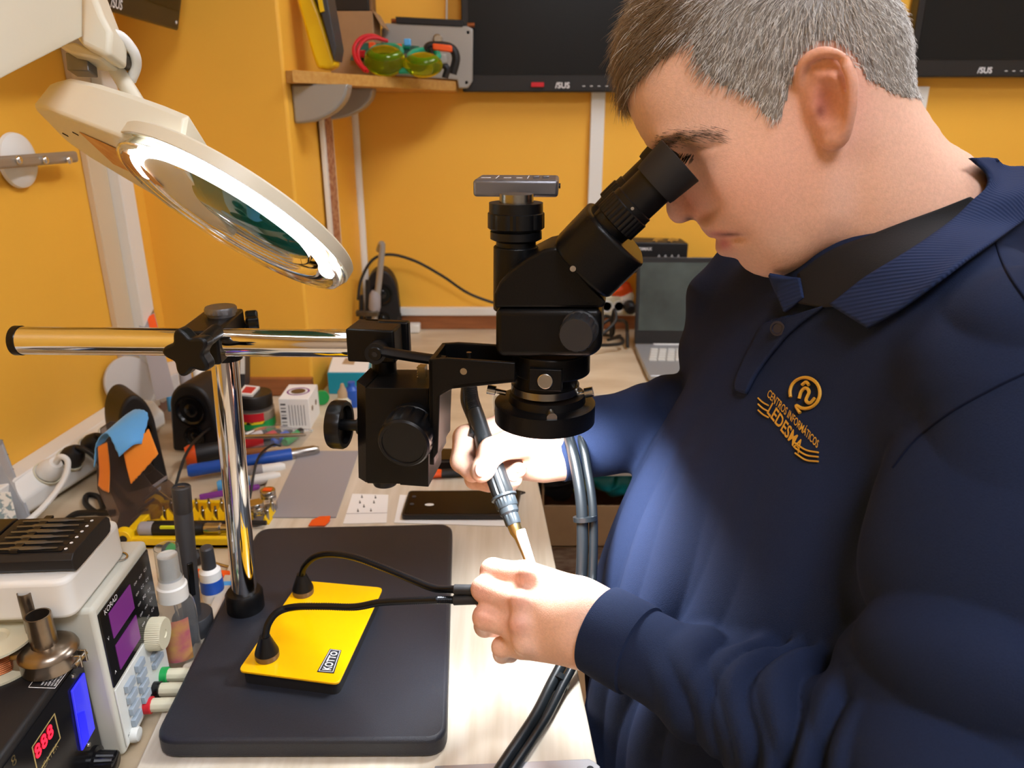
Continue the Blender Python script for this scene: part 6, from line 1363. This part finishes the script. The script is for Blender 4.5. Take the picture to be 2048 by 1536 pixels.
def trace(f, pts, off):
    pts = np.array(pts, float); d = cwA+np.outer((pts[:, 0]-1024)/F, crA)+np.outer((768-pts[:, 1])/F, cuA); d /= np.linalg.norm(d, axis=1)[:, None]
    t = np.full(len(pts), .30); bt = t.copy(); bv = np.full(len(pts), 9.)
    for _ in range(160):
        v = f(camA+d*t[:, None])-off; b = np.abs(v) < bv; bv = np.where(b, np.abs(v), bv); bt = np.where(b, t, bt)
        t += np.clip(v, -.01, .02)*.7; t = np.minimum(t, 1.2)
    p = camA+d*bt[:, None]
    for _ in range(8):       # a ray that only grazes the cloth is laid on its nearest point
        w = bv > .003
        if not w.any(): break
        q = p[w]; e = .001; g = np.stack([f(q+k)-f(q-k) for k in np.eye(3)*e], 1)/(2*e); v = f(q)-off; p[w] = q-g*(v/((g*g).sum(1)+1e-6))[:, None]*.8
    return p
def f_all(P): return smin(f_shirt(P), f_head(P), .01)
def patch(U, L, f, off, n=40, m=14, even=True):
    def res(pts, n):
        pts = [V((x, y, 0)) for x, y in pts]; sp_ = smooth_path(pts, 8); ln = [0]
        for a, b in zip(sp_, sp_[1:]): ln.append(ln[-1]+(b-a).length)
        return np.stack([np.interp(np.linspace(0, ln[-1], n), ln, [p[i] for p in sp_]) for i in (0, 1)], 1)
    u, l = res(U, n), res(L, n); g = np.stack([u*(1-k/(m-1))+l*(k/(m-1)) for k in range(m)], 1).reshape(-1, 2)
    h = trace(f, g, off).reshape(n, m, 3); 
    for _ in range(8):
        for c_ in (0, m-1): h[1:-1, c_] = (h[1:-1, c_]*2+h[:-2, c_]+h[2:, c_])/4
        h[1:-1, 1:-1] = (h[1:-1, 1:-1]*2+h[:-2, 1:-1]+h[2:, 1:-1]+h[1:-1, :-2]+h[1:-1, 2:])/6
    return [[V(p) for p in r] for r in h]
def cloth_patch(name, U, L, f, off, m, thick, parent, n=40, mm=14, **k):
    o = MB().grid(patch(U, L, f, off, n, mm)).obj(name, m, parent, solid=thick, off=0, **k); return o
cloth_patch('undershirt', [(1596, 548), (1659, 502), (1740, 472), (1800, 448), (1860, 425), (1939, 394)], [(1596, 606), (1668, 616), (1735, 566), (1816, 516), (1900, 458), (1956, 404)], f_all, .0035, 'tee_black', .002, man)
cloth_patch('collar', [(1660, 610), (1690, 588), (1731, 555), (1816, 504), (1900, 445), (1951, 394), (1981, 371), (1978, 345), (1940, 316)], [(1734, 656), (1760, 641), (1803, 617), (1860, 575), (1930, 522), (1994, 479), (2060, 430), (2100, 380), (2085, 320)], f_all, .0085, 'collar_navy', .0025, shirt, n=60)
cloth_patch('collar', [(1538, 549), (1565, 552), (1600, 556)], [(1569, 624), (1588, 610), (1607, 595)], f_all, .005, 'collar_navy', .0025, shirt, n=16, mm=10)
pk = cloth_patch('placket', [(1548, 642), (1525, 648), (1501, 693), (1483, 730), (1470, 764), (1473, 782)], [(1650, 612), (1610, 640), (1576, 668), (1535, 716), (1510, 752), (1492, 788)], f_shirt, .003, 'polo_navy', .003, shirt, n=30, mm=10)
bt_ = trace(f_shirt, [(1556, 657), (1512, 727)], .0055); vdir = V(camA-bt_[0]).normalized()
for b_ in bt_[:1]: MB().lathe(V(b_), (vdir+V((-.5, 0, 0))).normalized(), [(.0052, 0), (.0055, .0015), (.004, .0017), (.0035, .001)], 24).obj('button', 'button_navy', pk)
# cuffs
def cuff(c0, c1, r0, r1, squash=None):
    c0, c1 = V(c0), V(c1); ax = (c1-c0); L = ax.length
    return MB().lathe(c0, ax, [(r0*.90, .004), (r0*.955, -.0005), (r0, .0005), (r0*1.01, L*.3), (r1, L*.9), (r1*.985, L), (r1*.9, L+.002)], 64, cap=False)
cuff(nD(1201, 1258, .569), nD(1280, 1302, .548), 89*.569/F, 93*.548/F).obj('cuff', 'polo_navy', shirt)
cuff(nD(1110, 911, .7465), nD(1146, 898, .752), 56*.7465/F, 64*.752/F).obj('cuff', 'polo_navy', shirt)
# embroidered badge
def badge_text(mb, s, q, bold=.012):
    vs, fs = text2d(s, 1, bold); x0, x1 = min(v.x for v in vs), max(v.x for v in vs); y0, y1 = min(v.y for v in vs), max(v.y for v in vs)
    q = [V((x, y, 0)) for x, y in q]; p2 = [bil(q, (v.x-x0)/(x1-x0), (v.y-y0)/(y1-y0)) for v in vs]
    mb.add([V(p) for p in trace(f_shirt, [(p.x, p.y) for p in p2], .0012)], fs)
eb_ = MB(); badge_text(eb_, 'CENTROS INFORMÁTICOS', [(1533, 792), (1634, 897), (1640, 878), (1541, 774)]); badge_text(eb_, 'LEDESMA', [(1533, 826), (1597, 908), (1608, 886), (1545, 804)], .02)
def thread(pts, w, k=6):
    p = smooth_path([V((x, y, 0)) for x, y in pts], k); h = trace(f_shirt, [(a.x, a.y) for a in p], .0012); eb_.tube([V(a) for a in h], w, 6, k=1)
for i in range(3):
    thread([(1516, 796+12*i), (1526, 805+12*i), (1537, 811+12*i)], .0006); thread([(1590, 886+10*i), (1612, 900+10*i), (1637, 905+9*i)], .0006)
thread([(1640-32+30*math.cos(a)+2, 786+31*math.sin(a)) for a in [2.2-.4*i for i in range(15)]][::-1]+[(1600, 826)], .0012)
thread([(1598, 797), (1603, 782), (1612, 776), (1618, 784), (1612, 800), (1620, 806), (1630, 796)], .0012); thread([(1604, 770), (1612, 764), (1618, 770)], .0012)
eb_.obj('embroidery', 'stitch_gold', shirt, label='gold embroidered badge on the chest')
def seam(name, pts, w=.0007):
    p = smooth_path([V((x, y, 0)) for x, y in pts], 8); h = trace(f_shirt, [(a.x, a.y) for a in p], .0003); MB().tube([V(a) for a in h], w, 6, k=1).obj(name, mat('seam_navy', '10162a', .9, spec=.1), shirt)
seam('shoulder_seam', [(1992, 486), (2003, 520), (2025, 560), (2060, 610)])
seam('armhole_seam', [(2060, 742), (1990, 775), (1900, 825), (1830, 880), (1785, 935)])
# ---- hair
hl_near = [(1215, 215), (1243, 207), (1256, 193), (1294, 148), (1350, 102), (1383, 82), (1388, 112), (1402, 142), (1434, 170), (1477, 186), (1506, 199), (1523, 229), (1547, 246), (1561, 246), (1574, 205), (1588, 160), (1606, 122), (1650, 98), (1698, 118), (1720, 155), (1773, 182), (1800, 195), (1860, 205), (1900, 100), (1900, -400), (1100, -400), (1150, 100)]
hp = np.array(hl_near, float); pxf = project(fold(pos))
isH = poly_in(pxf, hp) & (pos[:, 2] > 1.15)
# keep the ear bare
ed = np.abs(np.sqrt((((fold(pos)-earc)@np.array([e_r, e_up, e_n]).T/np.array([.022, .036, .03]))**2).sum(1))); isH &= ed > 1
fm = isH[Q].all(1); hq = Q[fm]; used = np.unique(hq); remap = -np.ones(len(pos), int); remap[used] = np.arange(len(used))
e = .001; gr = np.stack([f_head(pos[used]+d_)-f_head(pos[used]-d_) for d_ in np.eye(3)*e], 1); gr /= np.linalg.norm(gr, axis=1)[:, None]+1e-9
# taper the cap to the hairline
bd_ = seg_dist(pxf[used], hp[:23]); thk = .0005+.0045*smoothstep(0, 40, bd_)+.004*smoothstep(1520, 1330, pxf[used][:, 0])*smoothstep(0, 40, bd_)
hv = pos[used]+gr*thk[:, None]
def hair_col(p, rn):
    x = p[:, 0]; y = p[:, 1]; g = np.clip(smoothstep(1340, 1450, x)*1.05-.25*smoothstep(60, -120, y), 0, 1)[:, None]
    br = np.array(lin('8a7358')); gy = np.array(lin('a8a199')); wh = np.array(lin('f4f2ee')); dk = np.array(lin('4e4338'))
    c = br*(1-g)+gy*g; w = (rn[:, None] > (1-.62*g-.05)); c = np.where(w, wh*.9, c); return np.where(rn[:, None] < .22, c*.55+dk*.45, c)
rg = np.random.RandomState(3)
capc = hair_col(pxf[used], np.full(len(used), .3))*.62
# strands
cen_ = pos[hq].mean(1); ar = np.linalg.norm(np.cross(pos[hq[:, 1]]-pos[hq[:, 0]], pos[hq[:, 2]]-pos[hq[:, 0]]), axis=1); nloc = (cen_-H0)@hn; ar = ar*(nloc < .05)*(1+.0*nloc)
NS = 20000; pick = rg.choice(len(hq), NS, p=ar/ar.sum()); w3 = rg.dirichlet((1, 1, 1, 1), NS); root = (pos[hq[pick]]*w3[..., None]).sum(1)
rp = project(fold(root)); gn = np.stack([f_head(root+d_)-f_head(root-d_) for d_ in np.eye(3)*e], 1); gn /= np.linalg.norm(gn, axis=1)[:, None]+1e-9
fx = smoothstep(1280, 1480, rp[:, 0]); du_ = -.80*(1-fx)+(-.30)*fx+.75*smoothstep(1480, 1800, rp[:, 0]); dv_ = -.75-.15*fx
top = smoothstep(40, -90, rp[:, 1]); du_ = du_*(1-top)-1.0*top*(1-smoothstep(1500, 1800, rp[:, 0])*.9); dv_ = dv_*(1-top*.8)
dr = np.outer(du_, hu)+np.outer(dv_, [0, 0, 1]); dr -= gn*(dr*gn).sum(1)[:, None]; dr /= np.linalg.norm(dr, axis=1)[:, None]+1e-9
dr += rg.normal(0, .20, dr.shape); Ls = (.020*(1-fx)+.0105*fx)*(1-.45*smoothstep(1600, 1800, rp[:, 0]))*(1-.35*smoothstep(60, 220, rp[:, 1])*fx)*rg.uniform(.7, 1.25, NS)
lift = (.42+.15*rg.rand(NS))*(1-.25*(1-fx)); K_ = 4; pts_ = []
cur = root+gn*.0005
for k in range(K_+1):
    pts_.append(cur); t = k/K_; stp = dr+gn*(lift*(1-1.5*t))[:, None]; stp /= np.linalg.norm(stp, axis=1)[:, None]; cur = cur+stp*(Ls/K_)[:, None]
    fv = f_head(cur); gg_ = np.maximum(.0009-fv, 0); cur = cur+gn*gg_[:, None]
pts_ = np.stack(pts_, 1)
sd = np.cross(dr, gn); sd /= np.linalg.norm(sd, axis=1)[:, None]+1e-9; wdt = np.array([.00016, .00017, .00015, .00011, .00003])
va = pts_+sd[:, None, :]*wdt[None, :, None]; vb = pts_-sd[:, None, :]*wdt[None, :, None]; vc = pts_+gn[:, None, :]*wdt[None, :, None]*1.2
sv = np.stack([va, vb, vc], 2).reshape(-1, 3); bi = (np.arange(NS)*(K_+1)*3)[:, None, None]; kk = (np.arange(K_)*3)[None, :, None]
qs = []
for a, b in ((0, 1), (1, 2), (2, 0)): qs.append(np.concatenate([bi+kk+a, bi+kk+b, bi+kk+3+b, bi+kk+3+a], -1).reshape(-1, 4))
sc_col = np.repeat(hair_col(rp, rg.rand(NS)), (K_+1)*3, 0)
ov = len(hv); allv = np.concatenate([hv, sv]); allq = np.concatenate([remap[hq]]+[q+ov for q in qs]); allc = np.concatenate([capc, sc_col])
np_mesh('hair', allv, allq, 'hair_strand', man, allc, label='short grey and brown hair')
# eyebrow and lashes
def small_hairs(name, seeds, dirs, L, w, c):
    vs = []; fs = []
    for p, d_ in zip(seeds, dirs):
        p = V(p); d_ = V(d_).normalized(); s_ = d_.cross(V(camA)-p).normalized(); l_ = L*rnd.uniform(.7, 1.2); o = len(vs)
        q1 = p+d_*l_*.5+(V(camA)-p).normalized()*.0008; q2_ = p+d_*l_
        vs += [p+s_*w, p-s_*w, q1-s_*w, q1+s_*w, q2_]; fs += [(o, o+1, o+2, o+3), (o+3, o+2, o+4)]
    mb = MB().add(vs, fs); return mb.obj(name, c, man)
mat('brow_hair', '4a3a2e', .5)
sx = []; sdv = []
for i in range(420):
    t = rnd.random()**1.5; x = 1314+t*132+rnd.gauss(0, 5); y = 290-24*math.sin(t*1.9)+4*t+rnd.gauss(0, 9.5*(1-.2*t)); sx.append((x, y)); sdv.append(V(hu)*(.8)+V((0, 0, -.25+.5*(1-t)*rnd.random()))+V(hn)*-.1)
small_hairs('eyebrow', trace(f_head, sx, .0006), sdv, .0055, .00009, 'brow_hair')
ec = H3(1366, 330, .0280); MB().ell(V(ec), (.0105, .0105, .0105), n=24, m=16).obj('eye', mat('eye_white', 'd8d2cc', .2), man)
sx = [(1358+30*rnd.random(), 306+14*rnd.random()) for i in range(90)]
small_hairs('eyelashes', trace(f_head, sx, .001), [V(hu)*-.4+V((0, 0, -.8))+V(hn)*-.4 for _ in sx], .0055, .00013, mat('lash_black', '120d0a', .8, spec=.1))
# finger nails
mat('nail', 'd9a59a', .25, coat=.4)
def nail(px, py, a, w, l, f):
    c = V(trace(f, [(px, py)], -.0002)[0]); s = depth(c)/F; e = .0008; ca_ = A_(c)[None]
    n = V([float((f(ca_+d_)-f(ca_-d_))[0]) for d_ in np.eye(3)*e]).normalized(); t = (CR*math.cos(a)-CU*math.sin(a)); t = (t-n*n.dot(t)).normalized(); s_ = n.cross(t)
    MB().ell(c, (l*s, w*s, .0011), (t, s_, n), 22, 10).obj('nail', 'nail', man)
nail(962, 938, 1.75, 12, 16, hand_far); nail(1040, 936, -.7, 8, 11, hand_far); nail(1028, 958, -.6, 7, 9, hand_far)
# ================================================================== hot-air handpiece
mat('hose_grey', '161a1d', .32); mat('handle_black', '1b1e20', .38); mat('ceramic', 'f2efe8', .4); mat('grip_grey', '2c3236', .35)
hp0, hp1 = D(1052, 1118, .682), D(985, 930, .716); hx = (hp1-hp0).normalized()
hg = thing('hot_air_handpiece', 'black hot-air pencil with hose held in his far hand', 'hot-air tool', hp0)
tot = (D(957, 842, .735)-hp0).length
MB().lathe(hp0, hx, [(.0022, 0), (.0024, .004), (.0036, .020), (.0058, .026), (.0062, .034)], 28).obj('nozzle', 'brass', hg)
MB().cyl(D(1064, 1130, .676), D(1040, 1062, .690), .0036, .0052, 24).obj('heater_tube', 'ceramic', hg)
MB().lathe(hp0+hx*.033, hx, [(.0068, 0), (.0075, .002), (.0075, .010), (.0090, .012), (.0090, .018)], 32, rib=(1, 2, .1, 4)).obj('collar', 'grip_grey', hg)
q0_ = hp0+hx*.050
MB().lathe(q0_, hx, [(.0095, 0), (.0105, .001), (.0105, .009), (.0125, .010), (.0125, .012), (.0095, .013)], 40, rib=(1, 2, .07, 2)).obj('ring_nut', 'grip_grey', hg)
q1_ = q0_+hx*.012; gl_ = (hp1-q1_).length
MB().lathe(q1_, hx, [(.0098, 0), (.0105, .004), (.0100, gl_+.015), (.0085, gl_+.028)], 40, rib=(0, 2, .10, 5)).obj('grip', 'handle_black', hg)
MB().tube([hp1+hx*.015, D(962, 860, .732), D(950, 822, .742)], [.0092, .0078], 20).obj('handle', 'handle_black', hg)
MB().tube([hp1+hx*.03-xv*.010, D(945, 845, .742), D(930, 805, .752), D(930, 775, .758)], .0042, 12).obj('control_wire', 'handle_black', hg)
MB().tube([D(951, 826, .741), D(944, 800, .748), D(941, 770, .754)], [.0075, .0062], 18, k=16, corr=(.07,)).obj('strain_relief', 'handle_black', hg)
def hose(off, r):
    u = [D(941, 775, .754), D(946, 745, .775), D(985, 715, .80), D(1060, 740, .79), D(1120, 810, .76)]
    v = [(1148, 880, .725), (1162, 940, .712), (1172, 1010, .703), (1174, 1080, .697), (1172, 1150, .690), (1166, 1230, .680)]
    u += [D(x+off, y, s) for x, y, s in v]
    w = [(1160, 1300), (1140, 1345), (1110, 1390), (1082, 1440), (1050, 1490), (1020, 1535), (985, 1590)]
    hs_ = [.05, .022, .010, .006, .0055, .0055, .0055]
    u += [G(x+off*.95, y+off*.3, TZ)+Z_*h for (x, y), h in zip(w, hs_)]
    return MB().tube(u, r, 14, k=8)
hose(-9, .0055).obj('hose', 'hose_grey', hg); hose(13, .0042).obj('cable', 'hose_grey', hg)
for c0, c1, rr_ in ((D(1170, 1032, .702), D(1171, 1041, .702), .0115), (G(1121, 1374, TZ)+Z_*.0075, G(1115, 1383, TZ)+Z_*.0075, .0100)): MB().cyl(c0, c1, rr_, n=28).obj('hose_clip', 'hose_grey', hg)
w = bpy.data.worlds.new('world'); sc.world = w; w.use_nodes = True
w.node_tree.nodes['Background'].inputs[0].default_value = (1, .95, .88, 1); w.node_tree.nodes['Background'].inputs[1].default_value = .15
sc.view_settings.exposure = 0
